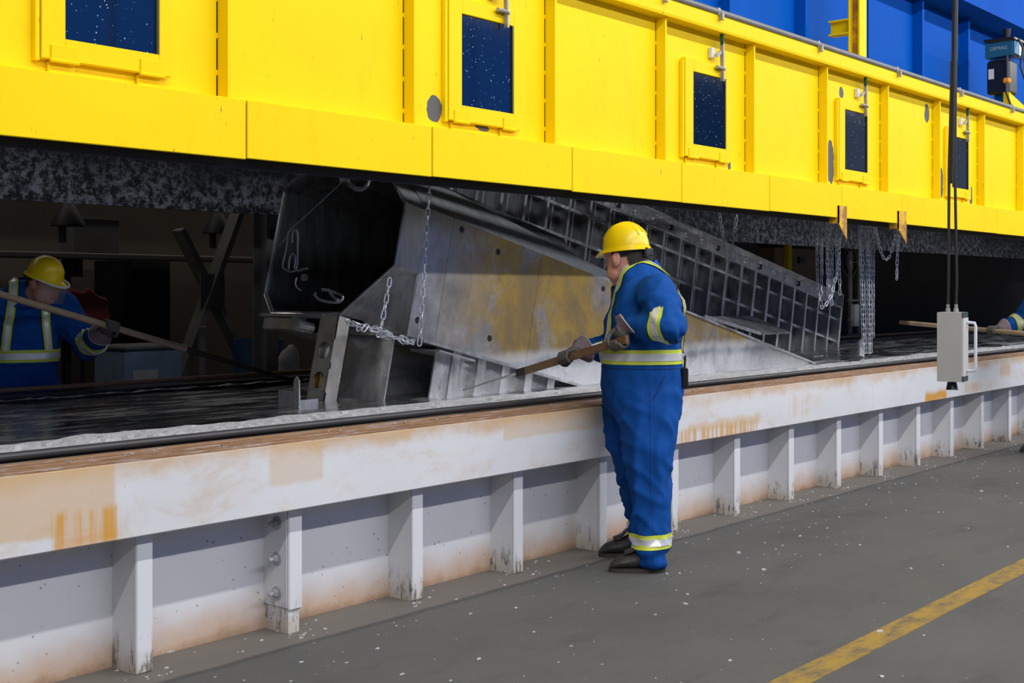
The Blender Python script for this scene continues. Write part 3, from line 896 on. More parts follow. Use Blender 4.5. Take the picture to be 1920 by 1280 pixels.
for i in range(8):       # collar of eight folded plates
    j = (i + 1) % 8
    o0, o1, i0, i1 = OCT[i], OCT[j], IN[i], IN[j]
    L = .19 if i in (5, 6, 7) else .12
    mb = MB()
    vs_ = []
    for s in (0, L):
        vs_ += [G(s, *o0), G(s, *o1), G(s, *i1), G(s, *i0)]
    mb.add(vs_, [(0, 1, 2, 3), (4, 7, 6, 5), (0, 4, 5, 1), (1, 5, 6, 2), (2, 6, 7, 3), (3, 7, 4, 0)])
    mb.build('collar_plate', MAT['galv_ash'] if i in (5, 6) else MAT['galv'], gird)
    MB().tube([G(-.004, *o0), G(-.004, *o1)], .007, 6).build('collar_edge', MAT['galv_bright'], gird)
IN2 = inset(OCT, .05)
mb = MB()
mb.loft([[G(.01, *p) for p in IN], [G(1.9, *p) for p in IN2]], caps=False)
n0 = len(mb.v) - 8
mb.f.append(tuple(range(n0, n0 + 8)))
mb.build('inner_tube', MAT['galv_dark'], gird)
S1 = 7.0
cuts_s = [.192, .42, 1.3, 2.6, 4.2, S1]
for a, b in zip(cuts_s[:-1], cuts_s[1:]):
    gbox(MB(), a, b - .003, 5.25, 5.262, -.08, .70).build('side_plate', MAT['galv_side'], gird)
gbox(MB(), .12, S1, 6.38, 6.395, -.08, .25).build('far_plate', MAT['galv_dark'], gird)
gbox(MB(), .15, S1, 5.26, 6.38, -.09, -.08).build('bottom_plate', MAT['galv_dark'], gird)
mb = MB()
mb.add([G(.17, 5.25, .70), G(2.6, 5.25, .70), G(2.6, 5.30, .75), G(.17, 5.56, 1.0), G(.17, 5.265, .69), G(2.6, 5.265, .69), G(2.6, 5.315, .74), G(.17, 5.575, .99)],
       [(0, 1, 2, 3), (7, 6, 5, 4), (0, 4, 5, 1), (1, 5, 6, 2), (2, 6, 7, 3), (3, 7, 4, 0)])
mb.build('upper_chamfer_plate', MAT['galv_ash'], gird)
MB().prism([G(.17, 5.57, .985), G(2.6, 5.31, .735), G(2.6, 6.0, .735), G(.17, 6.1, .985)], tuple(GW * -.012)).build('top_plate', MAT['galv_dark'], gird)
mb = MB()
gbox(mb, 2.6, S1, 5.23, 5.34, .695, .71)
mb.build('upper_flange', MAT['galv'], gird)
gbox(MB(), .30, S1, 5.225, 5.27, -.096, -.078).build('lower_flange', MAT['galv'], gird)
for (px, py) in ((918, 634), (934, 472), (1131, 541), (783, 600), (866, 430)):
    c = atY(px, py, 5.2495)
    MB().lathe(c + V((0, .004, 0)), [(.020, 0), (.020, .006), (.001, .006)], 14, (0, -1, 0)).build('drain_hole', MAT['soot'], gird)
MB().prism([G(.185, 5.255, -.085), G(.185, 5.255, .30), G(.185, 5.65, .0), G(.185, 5.65, -.085)], tuple(GA * .01)).build('corner_plate', MAT['galv'], gird)
gbox(MB(), .30, 1.4, 5.72, 5.732, -.9, -.09).build('inner_web', MAT['galv_side'], gird)
gbox(MB(), .22, .232, 5.40, 5.72, -.6, -.09).build('stiffener', MAT['galv'], gird)
# stiffened lower web standing in the zinc
gbox(MB(), .55, 3.2, 5.35, 5.362, -.9, -.09).build('lower_web', MAT['galv_bright'], gird)
for i in range(9):
    s = .62 + i * .24
    gbox(MB(), s, s + .012, 5.28, 5.35, -.85, -.09).build('stiffener', MAT['galv_bright'] if i % 2 == 0 else MAT['galv'], gird)
    gbox(MB(), s - .004, s + .07, 5.268, 5.280, -.85, -.09).build('stiffener_flange', MAT['galv'], gird)
gbox(MB(), .42, .75, 5.2, 5.45, -.13, -.118).build('shelf_plate', MAT['galv_bright'], gird)
# front leg: channel with two round holes
def leg(s0, y0, y1, wl, holes, mat):
    mb = MB()
    nseg = 20
    yc, rr_ = (y0 + y1) / 2, .052
    ws = [0.0 - .02]
    hs = [(-.225), (-.405)] if holes else []
    # face plate cut in strips round the holes
    segs = []
    last = -.01
    for h in hs:
        segs.append((last, h + .07)); last = h - .07
    segs.append((last, -wl))
    for (a, b) in segs: gbox(mb, s0, s0 + .008, y0, y1, b, a)
    for h in hs:
        sq = [(y0, h - .07), (y1, h - .07), (y1, h + .07), (y0, h + .07)]
        ring_o, ring_i = [], []
        for k in range(nseg):
            t = 2 * math.pi * k / nseg
            c_, s_ = math.cos(t), math.sin(t)
            ring_i.append((yc + rr_ * c_, h + rr_ * s_))
            m_ = max(abs(c_) / ((y1 - y0) / 2), abs(s_) / .07)
            ring_o.append((yc + c_ / m_, h + s_ / m_))
        for s in (s0, s0 + .008):
            n0 = len(mb.v)
            mb.v += [G(s, *p) for p in ring_o] + [G(s, *p) for p in ring_i]
            mb.f += [(n0 + k, n0 + (k + 1) % nseg, n0 + nseg + (k + 1) % nseg, n0 + nseg + k) for k in range(nseg)]
    gbox(mb, s0, s0 + .10, y0, y0 + .008, -wl, -.01)
    gbox(mb, s0, s0 + .10, y1 - .008, y1, -wl, -.01)
    lg = mb.build('leg', mat, gird)
    if holes:
        for h, m_ in zip(hs, (MAT['galv'], MAT['amber_metal'])):
            gbox(MB(), s0 + .03, s0 + .036, y0 + .01, y1 - .01, h - .08, h + .08).build('gusset', m_, lg)
            gbox(MB(), s0 + .012, s0 + .03, yc - .003, yc + .003, h - .08, h + .08).build('gusset_rib', MAT['galv_bright'], lg)
    return lg
MAT['amber_metal'] = m_galv('amber_stained_steel', (.36, .20, .03), (.55, .33, .06), (.3, .5))
MAT['leg_metal'] = m_galv('tan_stained_steel', (.46, .42, .36), (.78, .76, .72), (.25, .45), streak=(6, 6, 3))
leg(-.03, 5.64, 5.80, .56, True, MAT['leg_metal'])
leg(.22, 5.68, 5.80, .62, False, MAT['galv'])
leg(.95, 5.72, 5.84, .80, False, MAT['galv'])
gbox(MB(), -.02, .05, 6.06, 6.34, -.10, -.03).build('cross_tube', MAT['galv_bright'], gird)
gbox(MB(), -.03, .06, 6.03, 6.055, -.11, -.02).build('tube_flange', MAT['galv'], gird)
c = G(-.06, 5.97, -.075)
MB().lathe(c, [(.034, 0), (.034, .12), (.022, .12), (.022, .02), (.001, .02)], 14, tuple(GA)).build('pipe_stub', MAT['galv_bright'], gird)
gbox(MB(), -.02, .03, 5.80, 6.40, -.022, -.002).build('sill_strip', MAT['galv_bright'], gird)
# handles, hooks and tie wires on the open end
def curve(pts, m=5):
    out = []
    P_ = [pts[0]] + list(pts) + [pts[-1]]
    for i in range(1, len(P_) - 2):
        p0, p1, p2, p3 = P_[i - 1], P_[i], P_[i + 1], P_[i + 2]
        for k in range(m):
            t = k / m
            out.append(.5 * ((2 * p1) + (p2 - p0) * t + (2 * p0 - 5 * p1 + 4 * p2 - p3) * t * t + (3 * p1 - p0 - 3 * p2 + p3) * t ** 3))
    return out + [pts[-1]]
def wire(name, pts, r_, mat='chain', n=8):
    pts = curve(pts)
    return MB().tube(pts, r_, n).build(name, MAT[mat], gird, True)
def loop_px(pts, X): return [atX(px, py, X) for px, py in pts]
wire('lifting_lug', loop_px([(650, 334), (656, 345), (668, 354), (680, 354), (690, 346), (694, 336)], 5.26), .016, 'galv_bright', 10)
MB().bar(atX(640, 339, 5.26), atX(662, 330, 5.26), .03, .03).build('lug_clamp', MAT['galv_bright'], gird)
wire('tie_wire', loop_px([(640, 342), (600, 380), (565, 412), (548, 428), (536, 446), (524, 460)], 5.2), .0035)
wire('hook_frame', loop_px([(541, 432), (536, 470), (530, 495), (533, 504), (545, 509), (556, 503), (558, 470), (557, 437), (551, 430)], 5.08), .006)
wire('hook_frame', loop_px([(541, 505), (543, 485), (548, 476), (554, 482), (552, 503)], 5.06), .006)
wire('hook_frame', loop_px([(548, 455), (549, 436), (554, 430), (559, 437), (558, 460)], 5.06), .005)
MB().lathe(atX(571, 520, 5.06), [(.022, -.01), (.022, .01), (.001, .01)], 12, (-1, 0, 0)).bar(atX(560, 508, 5.06), atX(575, 503, 5.06), .03, .012).build('hook_pin', MAT['galv'], gird)
wire('hook_tail', loop_px([(556, 520), (554, 532), (558, 540), (564, 544)], 5.05), .006)
wire('shackle', loop_px([(592, 549), (590, 553), (598, 561), (612, 565), (634, 566), (642, 560), (640, 553), (622, 546), (604, 542)], 5.03) , .009, 'galv_bright')
wire('shackle_pin', loop_px([(616, 543), (626, 557), (634, 562)], 5.02), .010, 'galv_bright')
# small bracket standing in the zinc beside the girder
p0 = atZ(522, 760, ZN); zx = p0.x
brk = thing('zinc_bracket', 'small upright galvanized bracket standing in the zinc at the left of the girder leg', 'bracket', (zx, p0.y, ZN))
def yx(px, py): return atX(px, py, zx)
a, b = yx(522, 758), yx(561, 734)
MB().box(zx, zx + .008, a.y, b.y, ZN - .03, b.z).build('base_leaf', MAT['galv_bright'], brk)
a2, b2 = yx(552, 758), yx(562, 706)
MB().prism([(zx - .006, a2.y, ZN - .03), (zx - .006, b2.y, ZN - .03), (zx - .006, b2.y, b2.z - .02), (zx - .006, (a2.y + b2.y) / 2, b2.z), (zx - .006, a2.y, b2.z - .02)], (.008, 0, 0)).build('tongue', MAT['galv_bright'], brk)
MB().box(zx + .008, zx + .14, b.y, b.y + .008, ZN - .03, ZN + .04).build('side_leaf', MAT['galv'], brk)

# ------------------------------------------------------------------ stiffened panel behind the girder
YL = 6.47
q1, q2 = atY(1200, 381, YL), atY(1580, 552, YL)
LA = (q2 - q1).normalized(); LW = V((-LA.z, 0, LA.x))
def Lp(s, y, w): return q2 - LA * s + V((0, y - YL, 0)) + LW * w      # s runs back from the right end
def lbox(mb, s0, s1, y0, y1, w0, w1):
    return mb.obox(Lp((s0 + s1) / 2, (y0 + y1) / 2, (w0 + w1) / 2), LA, (0, 1, 0), LW, abs(s1 - s0) / 2, abs(y1 - y0) / 2, abs(w1 - w0) / 2)
lad = thing('stiffened_panel', 'long galvanized panel with rows of stiffener bars sloping into the zinc', 'steel panel', (10, YL, ZN))
SL = 7.0
lbox(MB(), 0, SL, YL + .10, YL + .115, -1.25, 0).build('back_plate', MAT['galv_dark'], lad)
lbox(MB(), 0, SL, YL - .01, YL + .10, -.012, 0).build('top_flange', MAT['galv'], lad)
lbox(MB(), 0, SL, YL + .055, YL + .07, -.15, -.012).build('top_rail', MAT['galv'], lad)
lbox(MB(), 0, SL, YL - .008, YL + .07, -.165, -.15).build('rail_flange', MAT['galv'], lad)
lbox(MB(), 0, SL, YL + .03, YL + .10, -.31, -.285).build('stringer', MAT['galv_bright'], lad)
lbox(MB(), 0, SL, YL + .03, YL + .10, -.56, -.535).build('stringer', MAT['galv_bright'], lad)
sp_ = .29
fin_me = {}
for i in range(24):
    s = .02 + i * sp_
    mb = MB(); lbox(mb, s, s + .012, YL - .005, YL + .10, -1.2, -.15); mb.build('stiffener', MAT['galv'], lad)
    mb = MB(); lbox(mb, s - .018, s + .014, YL - .012, YL - .004, -1.2, -.165); mb.build('stiffener_flange', MAT['galv_bright'] if i < 10 else MAT['galv'], lad)
    mb = MB(); lbox(mb, s + .13, s + .145, YL + .06, YL + .10, -1.2, -.165); mb.build('rib', MAT['galv'], lad)
    if i < 20:
        mb = MB(); lbox(mb, s + .08, s + .12, YL + .04, YL + .056, -.10, -.05); mb.build('clip', MAT['galv_bright'] if i % 3 else MAT['soot'], lad)
lbox(MB(), -.012, 0, YL - .01, YL + .30, -.9, 0).build('end_plate', MAT['galv'], lad)
YL2 = 6.80
lbox(MB(), -.1, SL, YL2, YL2 + .10, .05, .062).build('far_rail_flange', MAT['galv'], lad)
lbox(MB(), -.1, SL, YL2 + .04, YL2 + .05, -.10, .05).build('far_rail', MAT['galv_dark'], lad)
dot = MB().lathe((0, 0, 0), [(.012, 0), (.012, .012), (.001, .014)], 8, (0, -1, 0)).mesh('rivet', MAT['galv_bright'])
for i in range(18):
    link('rivet', dot, lad, mw=Matrix.Translation(Lp(.1 + i * .3, YL2 + .04, -.02)))
    link('rivet', dot, lad, mw=Matrix.Translation(Lp(.16 + i * .29, YL + .055, -.075)))
a, b, c, d = atY(1320, 593, 5.75), atY(1410, 592, 6.40), atY(1484, 623, 6.40), atY(1425, 625, 5.75)
MB().prism([a, b, c, d], (0, 0, -.012)).build('wing_plate', MAT['galv'], lad)
MB().bar(a, d, .02, .03).build('wing_lip', MAT['galv_bright'], lad)
a, b = atZ(1495, 660, ZN + .03), atZ(1600, 668, ZN + .03)
MB().box(a.x, b.x + .2, 5.75, 6.42, ZN - .02, ZN + .012, .004).build('foot_plate', MAT['galv'], lad)

# ------------------------------------------------------------------ chains
lm = MB()
pts = []
for k in range(12):
    t = 2 * math.pi * k / 12
    x, z = .0125 * math.cos(t), .0125 * math.sin(t)
    pts.append(V((x, 0, z + (.016 if math.sin(t) >= -1e-6 else -.016))))
lm.tube(pts, .0046, 5, closed=True)
LINK = lm.mesh('chain_link', MAT['chain'], True)
PITCH = .0475
def chain(path, label, group=None):
    path = [V(p) for p in path]
    if path[0].z > 2.0: path.insert(0, V((path[0].x, path[0].y, 2.34)))
    root = thing('chain', label, 'chain', tuple(path[-1]), group=group)
    seg, L = [], 0
    for a, b in zip(path[:-1], path[1:]): seg.append((L, a, b, (b - a).length)); L += (b - a).length
    n = int(L / PITCH)
    for i in range(n):
        d = (i + .5) * PITCH
        for (s0, a, b, l) in seg:
            if s0 <= d <= s0 + l: break
        p = a.lerp(b, (d - s0) / l); t = (b - a).normalized()
        q = V((0, 0, 1)).rotation_difference(t if t.z < 0 or True else -t)
        tw = R(25 + (i % 2) * 90 + random.uniform(-12, 12))
        mw = Matrix.Translation(p) @ q.to_matrix().to_4x4() @ Matrix.Rotation(tw, 4, 'Z')
        link('chain_link', LINK, root, mw=mw)
    return root
def vchain(px0, py0, px1, py1, Y, label, group=None, sag=0):
    a, b = atY(px0, py0, Y), atY(px1, py1, Y)
    if sag:
        pts = []
        for k in range(13):
            t = k / 12; p = a.lerp(b, t); p.z -= sag * 4 * t * (1 - t); pts.append(p)
        return chain(pts, label, group)
    return chain([a, b], label, group)
vchain(806, 338, 786, 652, 5.17, 'long chain hanging down in front of the stained girder side')
vchain(731, 522, 714, 618, 5.19, 'short chain hanging below the octagonal girder opening')
vchain(1346, 385, 1364, 492, 6.0, 'left chain of the pair hanging before the stiffened panel')
vchain(1384, 388, 1368, 492, 5.95, 'right chain of the pair hanging before the stiffened panel')
# heap of chain lying on the girder foot
rc = random.Random(11)
def heap(pts, amp, label):
    out = []
    for a, b in zip(pts[:-1], pts[1:]):
        for k in range(7):
            p = a.lerp(b, k / 7) + V((rc.uniform(-amp, amp), rc.uniform(-amp, amp) * .6, rc.uniform(-amp * .5, amp * .5))); out.append(p)
    return chain(out, label)
heap([atY(652, 606, 5.40), atY(682, 610, 5.28), atY(706, 618, 5.22), atY(730, 628, 5.22)], .04, 'heaped chain lying on the girder foot beside the perforated leg')
heap([atY(728, 626, 5.19), atY(700, 622, 5.20), atY(745, 636, 5.19), atY(788, 640, 5.19)], .03, 'tangled chain end below the long hanging chain')
# two curtains of chains further right
ORD = ('first', 'second', 'third', 'fourth', 'fifth', 'sixth', 'seventh', 'eighth', 'ninth')
rc = random.Random(5)
for i in range(9):
    px = 1530 + i * 6.2 + rc.uniform(-2, 2)
    bot = (548, 540, 520, 562, 548, 575, 530, 556, 545)[i]
    if i == 8: break
    vchain(px, 404, px + rc.uniform(-2, 4), bot, 5.35 + rc.uniform(-.12, .12), '%s chain from the left in the chain curtain by the first guide tongue' % ORD[i], 'left chain curtain')
a = atY(1578, 412, 5.2)
pth = [a, atY(1574, 460, 5.2), atY(1569, 510, 5.2), atY(1560, 550, 5.2), atY(1548, 572, 5.2), atY(1541, 576, 5.2), atY(1537, 560, 5.2), atY(1541, 535, 5.2)]
chain(pth, 'looping chain swinging from the left chain curtain to the panel end')
for i in range(6):
    px0 = 1612 + i * 5.0 + rc.uniform(-1.5, 1.5); px1 = 1619 + i * 3.6
    vchain(px0, 414, px1, (664, 667, 668, 668, 668, 640)[i], 5.22 + (i % 3) * .05, '%s chain from the left in the curtain hanging down to the zinc' % ORD[i], 'right chain curtain')
vchain(1684, 425, 1681, 527, 5.0, 'short chain ending in mid air left of the second guide tongue')
vchain(1688, 425, 1684, 470, 5.05, 'very short chain beside the second guide tongue')
vchain(1642, 425, 1681, 425, 5.1, 'slack chain swag between the chain curtain and the second guide tongue', sag=.32)
a, b = atY(1612, 632, 5.3), atY(1620, 668, 5.3)
o = MB().prism([atY(1612, 640, 5.3), atY(1619, 632, 5.3), atY(1621, 669, 5.3), atY(1612, 667, 5.3)], (0, .02, 0)).build('zinc_plate', MAT['galv_bright'])
tagged(o, 'narrow galvanized plate at the foot of the right chain curtain', 'steel plate')

# ------------------------------------------------------------------ behind the far rim
def thg(name, label, cat, p, group=None): return thing(name, label, cat, tuple(p), 0, group)
p = atY(511, 690, 7.35)
col = thg('steel_column', 'pale dusty steel column standing behind the far rim of the tank', 'column', (p.x, 7.35, 0))
w = atY(522, 500, 7.35).x - atY(500, 500, 7.35).x
MB().box(p.x - w / 2, p.x + w / 2, 7.35, 7.362, 0, 2.4).build('flange', MAT['dim_light'], col)
MB().box(p.x - .006, p.x + .006, 7.362, 7.50, 0, 2.4).build('web', MAT['dim_light'], col)
MB().box(p.x - w / 2, p.x + w / 2, 7.50, 7.512, 0, 2.4).build('flange', MAT['dim_light'], col)
MB().box(p.x - .02, p.x + .05, 7.33, 7.36, 1.86, 1.93).build('bolt_plate', MAT['dark_steel'], col)
xb = thg('cross_brace', 'grey steel cross brace in the dim area behind the tank', 'brace', (atY(410, 600, 8.7).x, 8.7, 0))
bl = lambda a, b: (a, a.lerp(b, a.z / (a.z - b.z)))
MB().bar(*bl(atY(452, 380, 8.7), atY(330, 720, 8.7)), .05, .14, (0, 1, 0)).build('brace_bar', MAT['dim_light'], xb)
MB().bar(*bl(atY(335, 430, 8.76), atY(478, 720, 8.76)), .05, .13, (0, 1, 0)).build('brace_bar', MAT['dim_light'], xb)
MB().obox(atY(398, 545, 8.68), (1, 0, 0), (0, 1, 0), (0, 0, 1), .12, .01, .14).build('gusset', MAT['dim_light'], xb)
# long wall rail with things on it
za = atY(120, 474, 9.6).z
rail = MB().box(3.2, 8.8, 9.40, 9.66, za - .05, za, .01)
rs_ = rail.build('wall_shelf', MAT['dim_light']); tagged(rs_, 'long narrow shelf on the dim wall behind the left worker', 'shelf')
for xx in (3.6, 5.6, 7.6, 8.6): MB().box(xx, xx + .05, 9.42, 9.66, za - .2, za - .05).box(xx, xx + .05, 9.6, 9.66, 0, za - .05).build('shelf_bracket', MAT['dim'], rs_)
a, b = atY(118, 455, 9.6), atY(205, 415, 9.6)
bx = thg('carton', 'dusty grey carton on the wall shelf', 'box', (a.x, 9.6, za))
MB().box(a.x, b.x, 9.44, 9.64, za, b.z, .005).build('carton_body', MAT['dim_light'], bx)
MB().box(a.x - .01, b.x + .01, 9.43, 9.65, b.z, b.z + .02).build('carton_lid', MAT['dim_light'], bx)
for (px, py, tw, lab) in ((128, 402, 78, 'dark conical lamp hood above the left worker'), (408, 418, 74, 'dark conical lamp hood above the cross brace')):
    c = atY(px, py, 9.0); r_ = tw / 2 * 3.5e-3
    L = thg('lamp_hood', lab, 'lamp', c)
    MB().lathe(c, [(r_, -.09), (r_ * .98, -.07), (r_ * .35, .08), (.03, .09), (.001, .09)], 18).build('shade', MAT['dim'], L, True)
    MB().tube([c + V((0, 0, .08)), (c.x, c.y, 3.5)], .014, 8).build('stem', MAT['dim'], L)
    MB().tube([c + V((-.05, 0, -.06)), c + V((-.05, 0, -.22))], .03, 8).build('lamp_socket', MAT['dim'], L)
a, b = atY(246, 660, 9.7), atY(320, 488, 9.7)
cb = thg('dark_cabinet', 'tall dark cabinet against the dim back wall', 'cabinet', ((a.x + b.x) / 2, 9.9, 0))
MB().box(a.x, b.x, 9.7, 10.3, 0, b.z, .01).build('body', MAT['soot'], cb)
for i in range(14):
    MB().box(a.x + .02, b.x - .02, 9.688, 9.70, .75 + i * .07, .79 + i * .07).build('louvre', MAT['dim'], cb)
a, b = atY(238, 706, 7.9), atY(346, 645, 7.9)
tote = thg('plastic_tote', 'bluish white plastic tote with a paper label behind the far rim', 'tote', ((a.x + b.x) / 2, 8.1, .0))
MB().box(a.x, b.x, 7.9, 8.35, .45, b.z - .02, .03).build('tub', MAT['bin'], tote)
MB().box(a.x - .02, b.x + .02, 7.88, 8.37, b.z - .03, b.z, .01).build('rim', MAT['dim_light'], tote)
MB().box(a.x + .02, b.x - .02, 7.92, 8.33, .0, .45, .03).build('stand', MAT['dim'], tote)
c0, c1 = atY(250, 712, 7.895), atY(296, 692, 7.895)
MB().box(c0.x, c1.x, 7.893, 7.9, c0.z, c1.z).build('paper_label', MAT['sack'], tote)
c = atY(484, 660, 8.1)
dr = thg('blue_drum', 'dark blue drum behind the tank beside the steel column', 'drum', (c.x, 8.1, 0))
tz = atY(484, 635, 8.1).z
MB().lathe((c.x, 8.1, 0), [(.20, 0), (.20, tz * .33), (.207, tz * .34), (.20, tz * .35), (.20, tz * .66), (.207, tz * .67), (.20, tz * .68), (.20, tz), (.18, tz), (.18, tz - .02), (.001, tz - .02)], 24).build('drum_body', MAT['drum'], dr, True)
MB().lathe((c.x + .08, 8.0, tz - .02), [(.03, 0), (.03, .03), (.001, .03)], 10).build('bung', MAT['dim'], dr)
c = atY(538, 690, 7.55)
mb = MB(); tz = atY(545, 648, 7.55).z
mb.ell((c.x, 7.55, tz - .22), .10, .09, .20).ell((c.x - .05, 7.55, tz - .30), .10, .09, .16).ell((c.x + .05, 7.56, tz - .12), .06, .07, .14)
mb.box(c.x - .06, c.x + .08, 7.5, 7.6, .4, tz - .3)
me = fused(mb, .02, 3)
me.materials.append(MAT['sack'])
for q in me.vertices: q.co += V(q.normal) * .012 * noise.noise(q.co * 14)
o = link('white_sack', me); tagged(o, 'crumpled whitish sack seen under the open girder end', 'sack')
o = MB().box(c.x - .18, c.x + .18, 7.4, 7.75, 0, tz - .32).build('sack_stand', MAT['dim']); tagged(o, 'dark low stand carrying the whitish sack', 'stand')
MB().box(c.x - .2, c.x + .2, 7.38, 7.77, tz - .335, tz - .315).build('stand_top', MAT['dim'], o)
# red cloth hung behind the left worker's shoulder
mb = MB()
pp = [atY(135, 560, 8.6), atY(165, 558, 8.6), atY(190, 572, 8.6), atY(193, 640, 8.6), atY(165, 655, 8.6), atY(140, 610, 8.6)]
for a in pp: mb.ell(a, .07, .05, .09)
for a, b in zip(pp, pp[1:] + pp[:1]): mb.tube([a, b], .06, 8)
cc_ = sum(pp, V()) / 6; mb.ell(cc_, .10, .05, .14)
me = fused(mb, .02, 14); me.materials.append(MAT['red_cloth'])
for q in me.vertices: q.co += V(q.normal) * .02 * noise.noise(q.co * 11)
o = link('red_cloth', me); tagged(o, 'dark red cloth bundle hanging behind the left worker', 'cloth')
rk = thg('cloth_rack', 'dim thin rack carrying the red cloth behind the left worker', 'rack', (cc_.x, 8.66, 0))
MB().tube([(cc_.x, 8.68, 0), (cc_.x, 8.68, cc_.z + .15)], .02, 8).build('pole', MAT['dim'], rk)
MB().tube([(cc_.x - .15, 8.66, cc_.z + .15), (cc_.x + .15, 8.66, cc_.z + .15)], .018, 8).build('cross_arm', MAT['dim'], rk)
c = atY(380, 640, 8.2)
o = MB().tube([(c.x, 8.2, 0), (c.x, 8.2, atY(380, 615, 8.2).z)], .03, 10).build('vent_pipe', MAT['dim_light'], None, True); tagged(o, 'short pale pipe standing between tote and cross brace', 'pipe')
MB().lathe((c.x, 8.2, atY(380, 615, 8.2).z - .03), [(.04, 0), (.04, .04), (.001, .045)], 12).build('pipe_cap', MAT['dim_light'], o)
# right hand background
c = atY(1592, 490, 7.6)
rl = thg('hose_reel', 'dark hose reel hanging behind the right chain curtain', 'reel', c)
mb = MB()
for k, r_ in enumerate((.22, .20, .18, .16, .21, .19)):
    mb.tube([c + V((r_ * math.cos(t), .04 * k, r_ * math.sin(t))) for t in [2 * math.pi * j / 24 for j in range(24)]], .016, 6, closed=True)
mb.build('hose_coil', MAT['black'], rl, True)
MB().lathe(c + V((0, -.02, 0)), [(.14, 0), (.14, .02), (.05, .03), (.05, .2), (.001, .2)], 20, (0, 1, 0)).build('reel_drum', MAT['dim'], rl)
MB().tube([c + V((-.05, -.05, -.02)), c + V((.16, -.05, .0))], .008, 6).build('reel_arm', MAT['dim_light'], rl)
MB().tube([c + V((0, .2, 0)), c + V((0, .3, 0)), (c.x, c.y + .3, 0)], .03, 8).build('reel_post', MAT['dim'], rl)
st = thg('rung_stand', 'grey tubular stand with rungs beside the right chain curtain', 'stand', (atY(1605, 640, 7.3).x, 7.3, 0))
for px in (1594, 1611): MB().tube([(atY(px, 600, 7.3).x, 7.3, 0), (atY(px, 600, 7.3).x, 7.3, 2.0)], .028, 8).build('tube', MAT['dim_light'], st)
for py in (563, 600, 628, 642): MB().tube([atY(1590, py, 7.27), atY(1613, py, 7.27)], .016, 8).build('rung', MAT['dim_light'], st)
a, b = atY(1597, 612, 7.25), atY(1605, 570, 7.25)
MB().box(a.x, b.x, 7.2, 7.27, a.z, b.z, .01).build('sleeve', MAT['sack'], st)
a, b = atY(1452, 500, 10.2), atY(1532, 468, 10.2)
o = MB().box(a.x, b.x, 10.2, 10.495, a.z - .4, b.z).build('notice_board', MAT['tan']); tagged(o, 'tan board on the far wall above the sloping panel', 'board')
MB().box(atY(1475, 480, 10.15).x, atY(1482, 480, 10.15).x, 10.12, 10.2, a.z - .5, b.z + .3).build('board_post', MAT['yellow_clean'], o)
MB().box(atY(1500, 480, 10.15).x, atY(1510, 480, 10.15).x, 10.15, 10.2, atY(1505, 494, 10.15).z, atY(1505, 482, 10.15).z).build('board_notice', MAT['drum'], o)
# ------------------------------------------------------------------ people
def ring(xc, yc, z, hd, hw, n=28, p=2.3):
    out = []
    for k in range(n):
        t = 2 * math.pi * k / n
        c, s = math.cos(t), math.sin(t)
        out.append(V((xc + hd * math.copysign(abs(c) ** (2 / p), c), yc + hw * math.copysign(abs(s) ** (2 / p), s), z)))
    return out
MZ = 6.80
MX0 = (1195 - 960) / FPX * MZ
def LX(px, y=0.0): return MX0 - (px - 960) * (MZ - y) / FPX
TORSO = [(1.625, 1172, 1222, .085), (1.588, 1165, 1238, .125), (1.548, 1160, 1252, .180), (1.49, 1154, 1266, .222), (1.42, 1147, 1276, .232), (1.32, 1137, 1281, .230), (1.22, 1129, 1281, .225),
         (1.125, 1126, 1279, .218), (1.03, 1126, 1282, .218), (.93, 1129, 1280, .212), (.86, 1134, 1276, .20), (.80, 1150, 1268, .17), (.75, 1170, 1255, .12)]
LEGN = [(.95, 1148, 1278, .10, .118), (.78, 1157, 1272, .115, .115), (.62, 1167, 1264, .13, .104), (.45, 1176, 1256, .148, .094), (.30, 1183, 1256, .162, .088), (.18, 1189, 1252, .175, .086), (.045, 1194, 1248, .185, .086)]
LEGF = [(.95, 1128, 1260, -.10, .118), (.78, 1131, 1250, -.115, .115), (.62, 1141, 1240, -.13, .104), (.45, 1156, 1232, -.15, .094), (.30, 1168, 1228, -.165, .088), (.18, 1176, 1226, -.178, .086), (.045, 1181, 1224, -.19, .086)]
def two_bone(a, b, l1, l2, hint):
    a, b, h = V(a), V(b), V(hint)
    d = b - a; L = min(d.length, (l1 + l2) * .985); u = d.normalized()
    x = (l1 * l1 - l2 * l2 + L * L) / (2 * L)
    r_ = math.sqrt(max(0.0, l1 * l1 - x * x))
    h = (h - u * h.dot(u)).normalized()
    return a + u * x + h * r_
